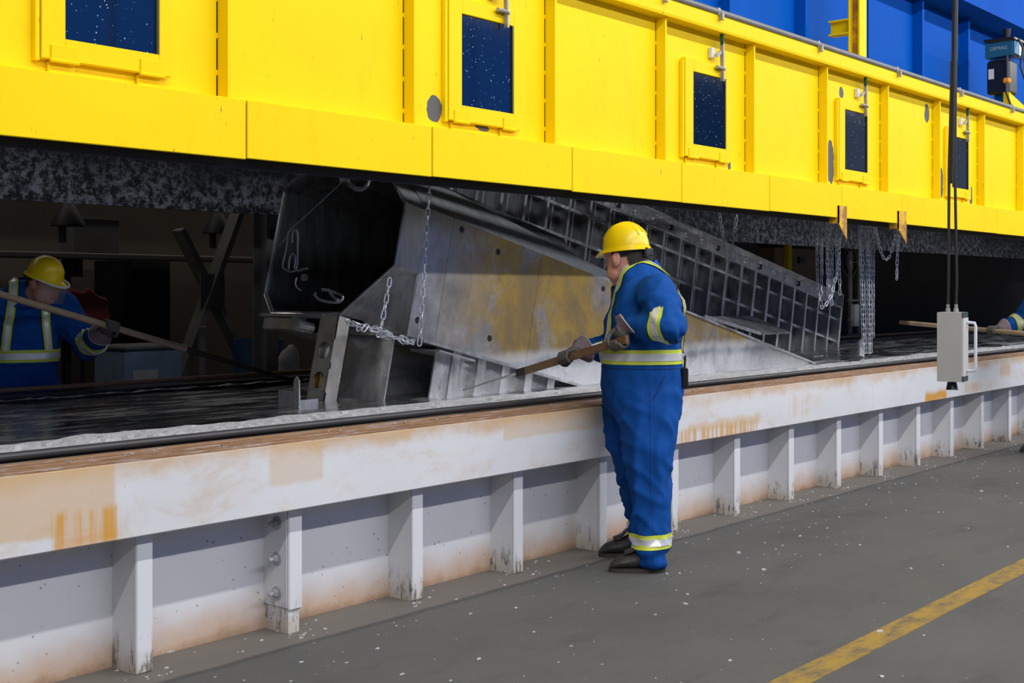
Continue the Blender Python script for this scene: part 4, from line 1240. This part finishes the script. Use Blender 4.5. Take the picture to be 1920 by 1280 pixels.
def glove_mesh(c, B, wd, r_, flip=1):
    """closed gloved hand round a bar through c along B; wd points to the wrist"""
    ex = V(B).normalized(); ey = V(wd); ey = (ey - ex * ey.dot(ex)).normalized(); ez = ex.cross(ey) * flip
    P = lambda x, y, z: c + ex * x + ey * y + ez * z
    mb = MB()
    rot = Matrix((ex, ey, ez)).transposed()
    mb.ell(P(0, r_ + .032, .006), .047, .036, .034, rot=rot)
    mb.ell(P(-.006, r_ + .062, .002), .040, .042, .030, rot=rot)
    mb.tube([P(0, r_ + .05, 0), P(0, r_ + .10, 0)], [.036, .034], 12)
    Rf = r_ + .013
    for x, end, rad in ((.036, 238, .0120), (.013, 262, .0128), (-.011, 255, .0124), (-.034, 228, .0112)):
        pts = [P(x, r_ + .030, .022)]
        for a in (62, 95, 130, 165, 200, end):
            bul = 1.12 if a in (95, 165) else 1.0
            pts.append(P(x * (1.06 if a < 140 else 1.0), Rf * bul * math.cos(R(a)), Rf * bul * math.sin(R(a))))
        mb.tube(pts, [rad * 1.1] + [rad] * (len(pts) - 2) + [rad * .8], 9)
    tp = [P(.022, r_ + .050, -.016), P(.048, r_ + .026, -.030), P(.050, Rf * .2, -Rf - .006), P(.042, -Rf * .75, -Rf * .72)]
    mb.tube(tp, [.018, .0155, .0138, .010], 9)
    return fused(mb, .0052, 3, .5), (lambda d: c + ey * d), ey
def boot(parent, x, y, yaw, flap_lift, mats):
    rot = Matrix.Translation((x, y, 0)) @ Matrix.Rotation(yaw, 4, 'Z')
    prof = [(.004, .095, .030), (.015, .135, .042), (.06, .150, .047), (.10, .150, .048), (.14, .118, .049), (.18, .096, .052), (.22, .086, .054), (.255, .074, .051), (.28, .052, .040), (.292, .034, .022)]
    rings = []
    for (xx, h, w) in prof:
        rg = []
        for k in range(18):
            t = 2 * math.pi * k / 18; c, s = math.cos(t), math.sin(t)
            zz = .018 + (h - .018) * (.5 + .5 * s) ** .9
            rg.append(rot @ V((xx, w * math.copysign(abs(c) ** .75, c) * (1 - .30 * max(0, s)), zz)))
        rings.append(rg)
    b = MB().loft(rings).build('boot', MAT['boot'], parent, True, True)
    out = []
    for k in range(24):
        t = 2 * math.pi * k / 24; c, s = math.cos(t), math.sin(t)
        out.append((.148 + .150 * math.copysign(abs(c) ** .8, c), (.053 if c > 0 else .046) * math.copysign(abs(s) ** .7, s)))
    mb = MB().loft([[rot @ V((u, w, 0)) for u, w in out], [rot @ V((u, w, .022)) for u, w in out]])
    mb.build('sole', MAT['sole'], b, False, True)
    fl = []
    pa = [(.215, .094), (.17, .112), (.13, .142 + flap_lift * .3), (.105, .168 + flap_lift)]
    for (xx, zz), w in zip(pa, (.028, .040, .042, .036)):
        fl.append([rot @ V((xx, s * w, zz + q)) for s, q in ((-1, 0), (-.6, .012), (.6, .012), (1, 0), (.6, -.002), (-.6, -.002))])
    MB().loft(fl).build('instep_flap', MAT['boot'], b, True, True)
def head_parts(root, pos, yaw, pitch, sc_, neck_base, visor):
    M = Matrix.Translation(V(pos)) @ Matrix.Rotation(yaw, 4, 'Z') @ Matrix.Rotation(pitch, 4, 'Y') @ Matrix.Scale(sc_, 4)
    T = lambda p: M @ V(p)
    def tb(mb): mb.v = [M @ p for p in mb.v]; return mb
    sl = [(-.005, .062, .010, .026), (.006, .078, -.012, .040), (.03, .090, -.050, .061), (.06, .093, -.074, .071), (.10, .094, -.094, .076), (.14, .097, -.104, .078), (.175, .090, -.103, .075), (.205, .072, -.085, .062), (.226, .035, -.05, .036)]
    mb = MB()
    mb.loft([ring((f + b) / 2, 0, z, (f - b) / 2, w, 24, 2.2) for z, f, b, w in sl])
    mb.ell((.096, 0, .092), .020, .016, .024).ell((.088, 0, .112), .014, .011, .026)      # nose
    mb.ell((.088, .034, .140), .012, .026, .009).ell((.088, -.034, .140), .012, .026, .009)  # brows
    mb.ell((.078, 0, .018), .018, .026, .016)                                                 # chin
    mb.ell((.084, 0, .055), .012, .026, .014)                                                 # mouth mound
    mb.ell((.035, .052, .045), .042, .024, .04).ell((.035, -.052, .045), .042, .024, .04)
    mb.ell((.02, 0, .0), .06, .05, .03)
    tb(mb)
    hd = MB(); hd.v = mb.v; hd.f = mb.f
    nb = V(neck_base)
    hd.tube([nb, nb.lerp(T((-.022, 0, .03)), .55), T((-.020, 0, .06))], [.074, .066 * sc_, .066 * sc_], 16)
    me = fused(hd, .0075, 3, .5)
    me.materials.append(MAT['skin'])
    body = link('head', me, root)
    for s in (1, -1):
        e = MB().ell((-.002, s * .083, .103), .023, .011, .036, rot=Euler((0, R(-12), 0)).to_matrix())
        e.ell((.002, s * .089, .104), .014, .008, .024)
        tb(e).build('ear', MAT['skin'], body, True, True)
        tb(MB().ell((.090, s * .033, .124), .010, .013, .009)).build('eye', MAT['eye_white'], body, True, True)
        tb(MB().ell((.098, s * .033, .124), .004, .005, .005)).build('pupil', MAT['black_gloss'], body, True, True)
    tb(MB().ell((.094, 0, .052), .006, .022, .004).ell((.093, 0, .044), .006, .019, .005)).build('lips', MAT['lip'], body, True, True)
    # hair round the back and sides under the hat
    mb = MB(); g = {}
    nn, mm = 28, 9
    for i in range(nn + 1):
        t = R(84) + R(192) * i / nn
        for j in range(mm + 1):
            low = .062 if abs(t - math.pi) < 1.0 else .115
            z = low + (.20 - low) * j / mm
            rx = .108 * math.sqrt(max(.05, 1 - ((z - .13) / .14) ** 2)); ry = .083 * math.sqrt(max(.05, 1 - ((z - .12) / .14) ** 2))
            g[i, j] = len(mb.v); mb.v.append(V((-.006 + rx * math.cos(t), ry * math.sin(t), z)))
    for i in range(nn):
        for j in range(mm): mb.f.append((g[i, j], g[i + 1, j], g[i + 1, j + 1], g[i, j + 1]))
    tb(mb).build('hair', MAT['hair'], body, True, True)
    # hard hat
    rings = []
    zb, a, b_, h = .152, .115, .095, .124
    for i in range(11):
        t = (math.pi / 2) * i / 10.6
        q = math.cos(t) ** .82; zz = zb + h * math.sin(t)
        rings.append([V((-.004 + a * q * math.cos(u), b_ * q * math.sin(u), zz)) for u in [2 * math.pi * k / 32 for k in range(32)]])
    shell = tb(MB().loft(rings)).build('hard_hat', MAT['helmet'], root, True, True)
    br = []
    for (o1, dz) in ((.0, .010), (.006, .004), (1, -.012), (1.0, -.016), (.0, -.006)):
        rg = []
        for k in range(40):
            u = 2 * math.pi * k / 40; c = math.cos(u)
            ex_ = .009 + (.038 * max(0, c) ** 2 if c > 0 else .007 * (-c))
            f = o1 if o1 <= 1 else 1
            rg.append(V((-.004 + (a + ex_ * f) * c, (b_ + ex_ * f * (1 - .5 * max(0, c) ** 2)) * math.sin(u), zb + dz - .010 * f * max(0, c) ** 2)))
        br.append(rg)
    tb(MB().loft(br, caps=False)).build('brim', MAT['helmet'], shell, True, True)
    for yy in (-.032, 0, .032):
        pts = []
        for i in range(11):
            t = R(-62) + R(124) * i / 10
            cx = -.004 + a * math.sin(t) * .98; q = math.sqrt(max(0, 1 - (yy / b_) ** 2 - (math.sin(t) * .94) ** 2))
            pts.append(V((cx, yy, zb + h * q * .985 + .001)))
        tb(MB().tube(pts, .0035 if yy else .005, 6)).build('ridge', MAT['helmet'], shell, True, True)
    mb = MB()
    for i in range(21):
        u = R(75) + R(210) * i / 20
        for zz, e in ((.112, -.012), (.150, -.006)):
            mb.v.append(V((-.006 + (a + e) * math.cos(u), (b_ + e) * math.sin(u), zz)))
    for i in range(20): mb.f.append((2 * i, 2 * i + 2, 2 * i + 3, 2 * i + 1))
    tb(mb).build('headband', MAT['black_gloss'], shell, True, True)
    tb(MB().box(-.135, -.112, -.03, .03, .105, .145, .006)).build('band_ratchet', MAT['black_gloss'], shell, False, True)
    if visor:
        mb = MB()
        for i in range(17):
            u = R(-62) + R(124) * i / 16
            for zz, e in ((.146, .030), (.03, .040)):
                mb.v.append(V((-.004 + (a + e) * math.cos(u), (b_ + e) * math.sin(u), zz)))
        for i in range(16): mb.f.append((2 * i, 2 * i + 2, 2 * i + 3, 2 * i + 1))
        me_ = tb(mb)
        me_.build('visor', MAT['visor'], shell, True, True)
        tb(MB().tube([V((-.004 + (a + .046) * math.cos(u), (b_ + .03) * math.sin(u), .147 - .012 * math.cos(u) ** 2)) for u in [R(-75) + R(150) * i / 16 for i in range(17)]], .006, 6)).build('visor_rim', MAT['white'], shell, True, True)
def person(name, label, loc, rz, hands, elbows, pole_dirs, pole_r, head, zs=1.0, lean=0.0, belly=1.0, feet=((-.128, .19, 0), (-.10, -.19, 0)), visor=False, radio=False, group=None, shoulders=((-.075, .235, 1.46), (-.02, -.225, 1.45)), armbands=(), grips=(None, None)):
    root = thing(name, label, 'person', loc, rz, group)
    def bend(p):
        k = max(0.0, p.z - .9 * zs)
        return V((p.x + lean * k * k * 1.6, p.y, p.z))
    mb = MB()
    tr = []
    for (z, pf, pb, hw) in TORSO:
        f, b = LX(pf), LX(pb)
        if z < 1.35 and belly != 1.0: f = b + (f - b) * belly
        tr.append([bend(p) for p in ring((f + b) / 2, 0, z * zs, (f - b) / 2, hw, 28, 2.35)])
    mb.loft(tr)
    for LG in (LEGN, LEGF):
        mb.loft([ring((LX(pf, y) + LX(pb, y)) / 2, y, z * zs, (LX(pf, y) - LX(pb, y)) / 2 * (belly if z > .7 else 1), hw, 24, 2.2) for (z, pf, pb, y, hw) in LG])
    axes = []
    gl = []
    for i, (hand, B) in enumerate(zip(hands, pole_dirs)):
        sh = bend(V(shoulders[i]) * 1.0) if lean else V(shoulders[i])
        sh.z *= zs
        el = V(elbows[i]) if elbows[i] is not None and len(elbows[i]) == 3 else None
        if el is None:
            el = two_bone(sh, hand, .315, .345, V(elbows[i][1]))
        wd = (el - V(hand)).normalized() if grips[i] is None else V(grips[i])
        gm, at_, ey = glove_mesh(V(hand), B, wd, pole_r, 1 if i == 0 else -1)
        wrist = V(hand) + ey * .095
        gl.append((gm, V(hand), ey, wrist, (el - wrist).normalized()))
        mb.ell(sh, .105, .085, .105)
        n1 = [sh, sh.lerp(el, .33), sh.lerp(el, .7), el, el.lerp(wrist, .3), el.lerp(wrist, .7), wrist.lerp(el, .06)]
        mb.tube(n1, [.108, .100, .092, .086, .080, .064, .040], 16)
        mb.ell(el, .09, .09, .09)
        axes.append((sh, el, wrist))
    me = fused(mb, .0145, 6, .5)
    me.materials.append(MAT['coverall'])
    nrm = [V(q.normal) for q in me.vertices]
    for q, n_ in zip(me.vertices, nrm):
        p = q.co; x, y, z = p
        d = .012 * noise.noise(V((x * 6, y * 6, z * 3))) + .008 * noise.noise(V((x * 17, y * 17, z * 9)))
        if z < 1.05:
            wv = abs(noise.noise(V((x * 9 + z * 3.2, y * 9, z * 2.0)))) * 2.6
            d += .020 * (max(0, 1 - wv) ** 2 - .3) * min(1, (1.05 - z) * 4)
            wv = abs(noise.noise(V((x * 6 - z * 5.0, y * 6 + 7, z * 4.5)))) * 2.6
            d += .014 * (max(0, 1 - wv) ** 2 - .3) * min(1, (1.05 - z) * 4)
        if z < .30: d += .014 * math.sin(z * 62 + 5 * noise.noise(V((x * 9, y * 9, z * 4)))) * (1 - z / .30)
        for (sh, el, wr) in axes:
            r_ = (p - el).length
            if r_ < .2: d += .014 * math.sin((p - el).dot((wr - sh).normalized()) * 70 + 4 * noise.noise(p * 10)) * (1 - r_ / .2)
        if 1.15 < z < 1.55:
            wv = abs(noise.noise(V((x * 6 + z * 6, y * 6, z * 4 + x * 4)))) * 2.6
            d += .016 * (max(0, 1 - wv) ** 2 - .3)
        q.co = p + n_ * d
    me.update()
    bvh = BVHTree.FromPolygons([q.co.copy() for q in me.vertices], [tuple(f.vertices) for f in me.polygons])
    cov = link('coverall', me, root)
    def band(c, ax, w, off, mat, nm, n=44, parent=cov, rmax=.34):
        ax = V(ax).normalized(); u = ax.orthogonal().normalized(); w_ = ax.cross(u)
        rad = []
        for k in range(n):
            t = 2 * math.pi * k / n; d = u * math.cos(t) + w_ * math.sin(t)
            row = []
            for s in (-.5, 0, .5):
                h = bvh.ray_cast(c + ax * w * s, d)
                row.append((h[0] - (c + ax * w * s)).length if h[0] is not None else None)
            rad.append([q if q is not None and q < rmax else None for q in row])
        for j in range(3):
            vals = [r_[j] for r_ in rad if r_[j] is not None]
            md = sorted(vals)[len(vals) // 2] if vals else .1
            for k in range(n):
                if rad[k][j] is None or rad[k][j] > md * (1.6 if rmax > .2 else 1.22): rad[k][j] = rad[k - 1][j] or md
        rings = [[], [], [], [], []]
        for k in range(n):
            t = 2 * math.pi * k / n; d = u * math.cos(t) + w_ * math.sin(t)
            a0, a1, a2 = rad[k]
            for lst, (s, r_) in zip(rings, ((-.5, a0 - .004), (-.5, a0 + off), (0, a1 + off), (.5, a2 + off), (.5, a2 - .004))):
                lst.append(c + ax * w * s + d * r_)
        return MB().loft(rings, caps=False).build(nm, MAT[mat], parent, True, True)
    def tape(c, ax, n=44, rmax=.34, w=.078):
        b = band(c, ax, w, .006, 'lime', 'lime_tape', n, cov, rmax)
        band(c, ax, w * .5, .0095, 'silver', 'reflective_tape', n, b, rmax)
    tape(V((-.01, 0, 1.125 * zs)), (0, 0, 1), 56)
    for LG, sgn in ((LEGN, 1), (LEGF, -1)):
        z = .165; y = .175 * sgn; xx = (LX(LG[5][1], LG[5][3]) + LX(LG[5][2], LG[5][3])) / 2
        tape(V((xx, y, z * zs)), (0.04, 0, 1), 36, .16, .072)
    for i, (sh, el, wr) in enumerate(axes):
        if i < len(armbands) and armbands[i] is not None:
            t, which = armbands[i]
            c = el.lerp(wr, t) if which == 'fore' else sh.lerp(el, t)
            ax = (wr - el) if which == 'fore' else (el - sh)
            tape(c, ax, 36, .13, .072)
    # braces of reflective tape over both shoulders
    for s in (1, -1):
        def strip(width, off, mat, nm, parent):
            rows = []
            samp = []
            for i in range(9):
                z = (1.16 + .30 * i / 8) * zs; samp.append((V((.0, 0, z)), V((1, 0, 0)), .130 - .03 * i / 8))
            for i in range(17):
                t = R(8 + 164 * i / 16); samp.append((V((-.02, 0, 1.44 * zs)), V((math.cos(t), 0, math.sin(t))), .098 - .056 * i / 16))
            for i in range(9):
                z = (1.46 - .30 * i / 8) * zs; samp.append((V((-.05, 0, z)), V((-1, 0, 0)), .042 + .045 * i / 8))
            for (o_, d, yy) in samp:
                o_ = bend(o_); row = []
                for e in (-.5, -.25, 0, .25, .5):
                    oo = V((o_.x, s * (yy + e * width), o_.z))
                    h = bvh.ray_cast(oo, d)
                    row.append(h[0] + d * off if h[0] is not None else oo + d * .12)
                rows.append(row)
            mb = MB()
            for r_ in rows: mb.v += r_
            for i in range(len(rows) - 1):
                for j in range(4): mb.f.append((5 * i + j, 5 * i + j + 1, 5 * i + j + 6, 5 * i + j + 5))
            return mb.build(nm, MAT[mat], parent, True, True)
        b = strip(.052, .009, 'lime', 'lime_tape', cov)
        strip(.026, .0125, 'silver', 'reflective_tape', b)
    # seams, hip pocket and waist seam
    def seam(samples, nm, r_=.0035):
        pts = []
        for (o_, d) in samples:
            h = bvh.ray_cast(o_, d)
            if h[0] is not None: pts.append(h[0] - d * .001)
        if len(pts) > 3: MB().tube(pts, r_, 5).build(nm, MAT['seam'], cov, True, True)
    for LG, sgn in ((LEGN, 1), (LEGF, -1)):
        sm = []
        for (q0, q1) in zip(LG[:-1], LG[1:]):
            for k in range(6):
                t = k / 6; z = q0[0] + (q1[0] - q0[0]) * t; y = q0[3] + (q1[3] - q0[3]) * t
                f = LX(q0[1] + (q1[1] - q0[1]) * t, y); b = LX(q0[2] + (q1[2] - q0[2]) * t, y)
                if z > .06: sm.append((V(((f + b) / 2, y, z * zs)), V((0, sgn, 0))))
        seam(sm, 'side_seam', .0028)
    seam([(V((-.01, 0, 1.065 * zs)), V((math.cos(2 * math.pi * k / 60), math.sin(2 * math.pi * k / 60), 0))) for k in range(61)], 'waist_seam', .004)
    seam([(V((-.05, .10, (1.03 - .012 * k) * zs)), V((math.cos(R(128 - 3 * k)), math.sin(R(128 - 3 * k)), 0))) for k in range(12)], 'pocket_seam', .004)
    # collar
    c0 = bend(V((LX(1194), 0, 1.548 * zs)))
    rings = []
    for (dz, rx, ry, dx) in ((-.045, .125, .135, -.005), (.0, .104, .108, .0), (.030, .094, .096, -.004), (.040, .097, .099, -.006), (.028, .108, .110, -.006), (.0, .122, .128, -.006), (-.05, .140, .150, 0)):
        rings.append([c0 + V((dx + rx * math.cos(u), ry * math.sin(u), dz - .002 - .050 * math.cos(u) + .012 * math.cos(2 * u))) for u in [2 * math.pi * k / 28 for k in range(28)]])
    MB().loft(rings, caps=False).build('collar', MAT['coverall'], cov, True, True)
    for (gm, hc, ey, wrist, fd) in gl:
        gm.materials.append(MAT['glove'])
        g = link('glove', gm, root)
        ax = ey
        u = ax.orthogonal().normalized(); w_ = ax.cross(u)
        rings = []
        cen = {.060: hc + ax * .055, .085: hc + ax * .075, .115: wrist, .150: wrist + fd * .042}
        u = (ax + fd).orthogonal().normalized(); w_ = (ax + fd).normalized().cross(u)
        for (d, r_) in ((.060, .037), (.085, .042), (.115, .058), (.150, .076), (.150, .072), (.115, .054), (.085, .038)):
            rings.append([cen[d] + (u * math.cos(t) + w_ * math.sin(t)) * (r_ + .004 * math.sin(3 * t)) for t in [2 * math.pi * k / 24 for k in range(24)]])
        MB().loft(rings, caps=False).build('gauntlet', MAT['cuff'], g, True, True)
        MB().tube([cen[.150] + (u * math.cos(t) + w_ * math.sin(t)) * (.074 + .004 * math.sin(3 * t)) for t in [2 * math.pi * k / 24 for k in range(24)]], .0035, 6, closed=True).build('gauntlet_edge', MAT['cuff_edge'], g, True, True)
    for (fx, fy, yw), lf in zip(feet, (0.0, .035)): boot(root, fx, fy, yw, lf, None)
    nb = bend(V((LX(1198), 0, 1.50 * zs)))
    head_parts(root, head['pos'], head['yaw'], head['pitch'], head['sc'], nb, visor)
    if radio:
        hh_ = bvh.ray_cast(V((-.05, .11, 1.0)), V((-1, 0, 0)))[0]
        rd = MB().box(hh_.x - .028, hh_.x + .006, .085, .135, .955, 1.065, .006).build('radio', MAT['black_gloss'], root, False, True)
        MB().tube([V((hh_.x - .012, .097, 1.06)), V((hh_.x - .016, .097, 1.13))], .006, 8).build('antenna', MAT['black'], rd, True, True)
        MB().box(hh_.x - .0295, hh_.x - .028, .10, .12, 1.02, 1.035).build('radio_label', MAT['white'], rd, False, True)
        pts = []
        for i in range(150):
            t = i / 149; z = 1.14 + .20 * t
            h2 = bvh.ray_cast(V((-.05, .09, z)), V((-1, 0, 0)))[0]
            pts.append(V((h2.x - .010 + .006 * math.cos(t * 150), .09 + .006 * math.sin(t * 150), z)))
        MB().tube(pts, .0018, 4).build('coiled_cord', MAT['black'], rd, True, True)
        MB().tube([V((hh_.x - .012, .10, 1.065)), V((hh_.x - .012, .095, 1.10)), pts[0]], .0022, 5).build('cord', MAT['black'], rd, True, True)
    return root

# ---- the worker in the foreground
RZ = R(90) + PHI
rp = atD(1195, 900, MZ)
M1 = Matrix.Translation((rp.x, rp.y, 0)) @ Matrix.Rotation(RZ, 4, 'Z')
def loc1(px, py, y): return V((LX(px, y), y, CAMH - (py - HORIZ) * (MZ - y) / FPX))
hn = loc1(1160, 641, .27)
tipw = atY(868, 731, 5.25)
tipl = M1.inverted() @ tipw
dirp = (tipl - hn).normalized()
def on_line(px):      # point of the pole seen at px
    for i in range(2001):
        p = hn.lerp(tipl, i / 2000 * 1.0)
        w = M1 @ p
        lat = w.x * SP - w.y * CP; dep = w.x * CP + w.y * SP
        if 960 + FPX * lat / dep <= px: return p
    return tipl
hf = on_line(1064)
person('person', 'worker in blue coverall and yellow hard hat standing at the tank holding a wooden pole', (rp.x, rp.y, 0), RZ,
       hands=(hn, hf), elbows=((loc1(1257, 612, .385)), ('hint', (-.35, -.5, -.8))), pole_dirs=(dirp, dirp), pole_r=.020,
       head=dict(pos=(LX(1177), -.005, 1.525), yaw=R(-40), pitch=R(5), sc=1.17), radio=True, visor=False, armbands=((.18, 'fore'), None), grips=((-.50, .15, .80), (-.75, -.25, .45)))
def pole(name, label, butt, mid, tip, matw, w, h, rtip, mat_tip, round_=False):
    root = thing(name, label, 'pole', tuple(tip))
    d = (mid - butt).normalized()
    if round_: MB().tube([butt, mid], w / 2, 10).build('handle', matw, root, True)
    else:
        MB().bar(butt, mid - d * .09, w, h).build('handle', matw, root)
    MB().bar(mid - d * .09, mid, w * 1.02, h * 1.02).build('charred_end', MAT['charred'], root)
    MB().tube([mid - d * .05, mid.lerp(tip, .5), tip], [rtip, rtip * .8, rtip * .5], 8).build('skimmer_rod', mat_tip, root, True)
    return root
pole('skimming_pole', 'flat wooden pole with thin metal tip held by the foreground worker', M1 @ (hn - dirp * .07), M1 @ on_line(970), tipw, MAT['wood'], .020, .042, .008, MAT['galv'])

# ---- the worker behind the tank at the left
ZL_ = 8.01
rp2 = atD(45, 900, ZL_)
F2 = V((-.339, -.941, 0)); RZ2 = math.atan2(F2.y, F2.x)
M2 = Matrix.Translation((rp2.x, rp2.y, 0)) @ Matrix.Rotation(RZ2, 4, 'Z')
I2 = M2.inverted()
tip2 = atD(555, 715, 8.82)
hl = atD(207, 613, 7.85); hr = atD(-25, 544, 7.31)
d2 = (I2.to_3x3() @ (tip2 - hr)).normalized()
person('person', 'worker with yellow hard hat leaning behind the far side of the tank at the left', (rp2.x, rp2.y, 0), RZ2,
       hands=(I2 @ hl, I2 @ hr), elbows=(('hint', (-.2, .3, -.9)), ('hint', (-.2, -.6, -.7))), pole_dirs=(d2, d2), pole_r=.020,
       head=dict(pos=(.16, .06, 1.415), yaw=R(42), pitch=R(20), sc=1.05), zs=.945, lean=.10, belly=.85, visor=True, feet=((-.128, .15, .2), (-.10, -.15, -.2)),
       shoulders=((-.02, .22, 1.46), (-.02, -.22, 1.46)), armbands=((.3, 'fore'), (.3, 'fore')))
b2 = hr - (tip2 - hr).normalized() * .25
root = thing('skimming_pole', 'long round pole with black iron tip held by the left worker behind the tank', 'pole', tuple(tip2))
m2 = atD(330, 649, 8.14)
m2 = hr.lerp(tip2, .60)
MB().tube([b2, m2], .021, 12).build('handle', MAT['wood_pale'], root, True)
MB().tube([m2 - (m2 - b2).normalized() * .03, tip2], [.020, .016], 10).build('iron_rod', MAT['charred'], root, True)

# ---- the worker at the right edge
ZR_ = 11.3
rp3 = atD(1970, 800, ZR_)
M3 = Matrix.Translation((rp3.x, rp3.y, 0)) @ Matrix.Rotation(RZ, 4, 'Z'); I3 = M3.inverted()
tip3 = atD(1688, 604, 12.6); hn3 = atD(1942, 627, 10.95)
hf3 = hn3.lerp(tip3, .285)
d3 = (I3.to_3x3() @ (tip3 - hn3)).normalized()
person('person', 'worker mostly outside the right edge with only glove and blue sleeve showing', (rp3.x, rp3.y, 0), RZ,
       hands=(I3 @ hn3, I3 @ hf3), elbows=(('hint', (-.3, .5, -.8)), ('hint', (-.35, -.5, -.8))), pole_dirs=(d3, d3), pole_r=.020,
       head=dict(pos=(LX(1181), -.005, 1.525), yaw=R(-20), pitch=R(6), sc=1.08), belly=.9, armbands=((.3, 'fore'), (.35, 'fore')))
root = thing('skimming_pole', 'pale wooden pole reaching left behind the pendant control box', 'pole', tuple(tip3))
dd = (tip3 - hn3).normalized()
MB().tube([hn3 - dd * .3, tip3 - dd * .15], .021, 12).build('handle', MAT['wood_pale'], root, True)
MB().tube([tip3 - dd * .16, tip3], [.021, .019], 10).build('worn_end', MAT['wood'], root, True)
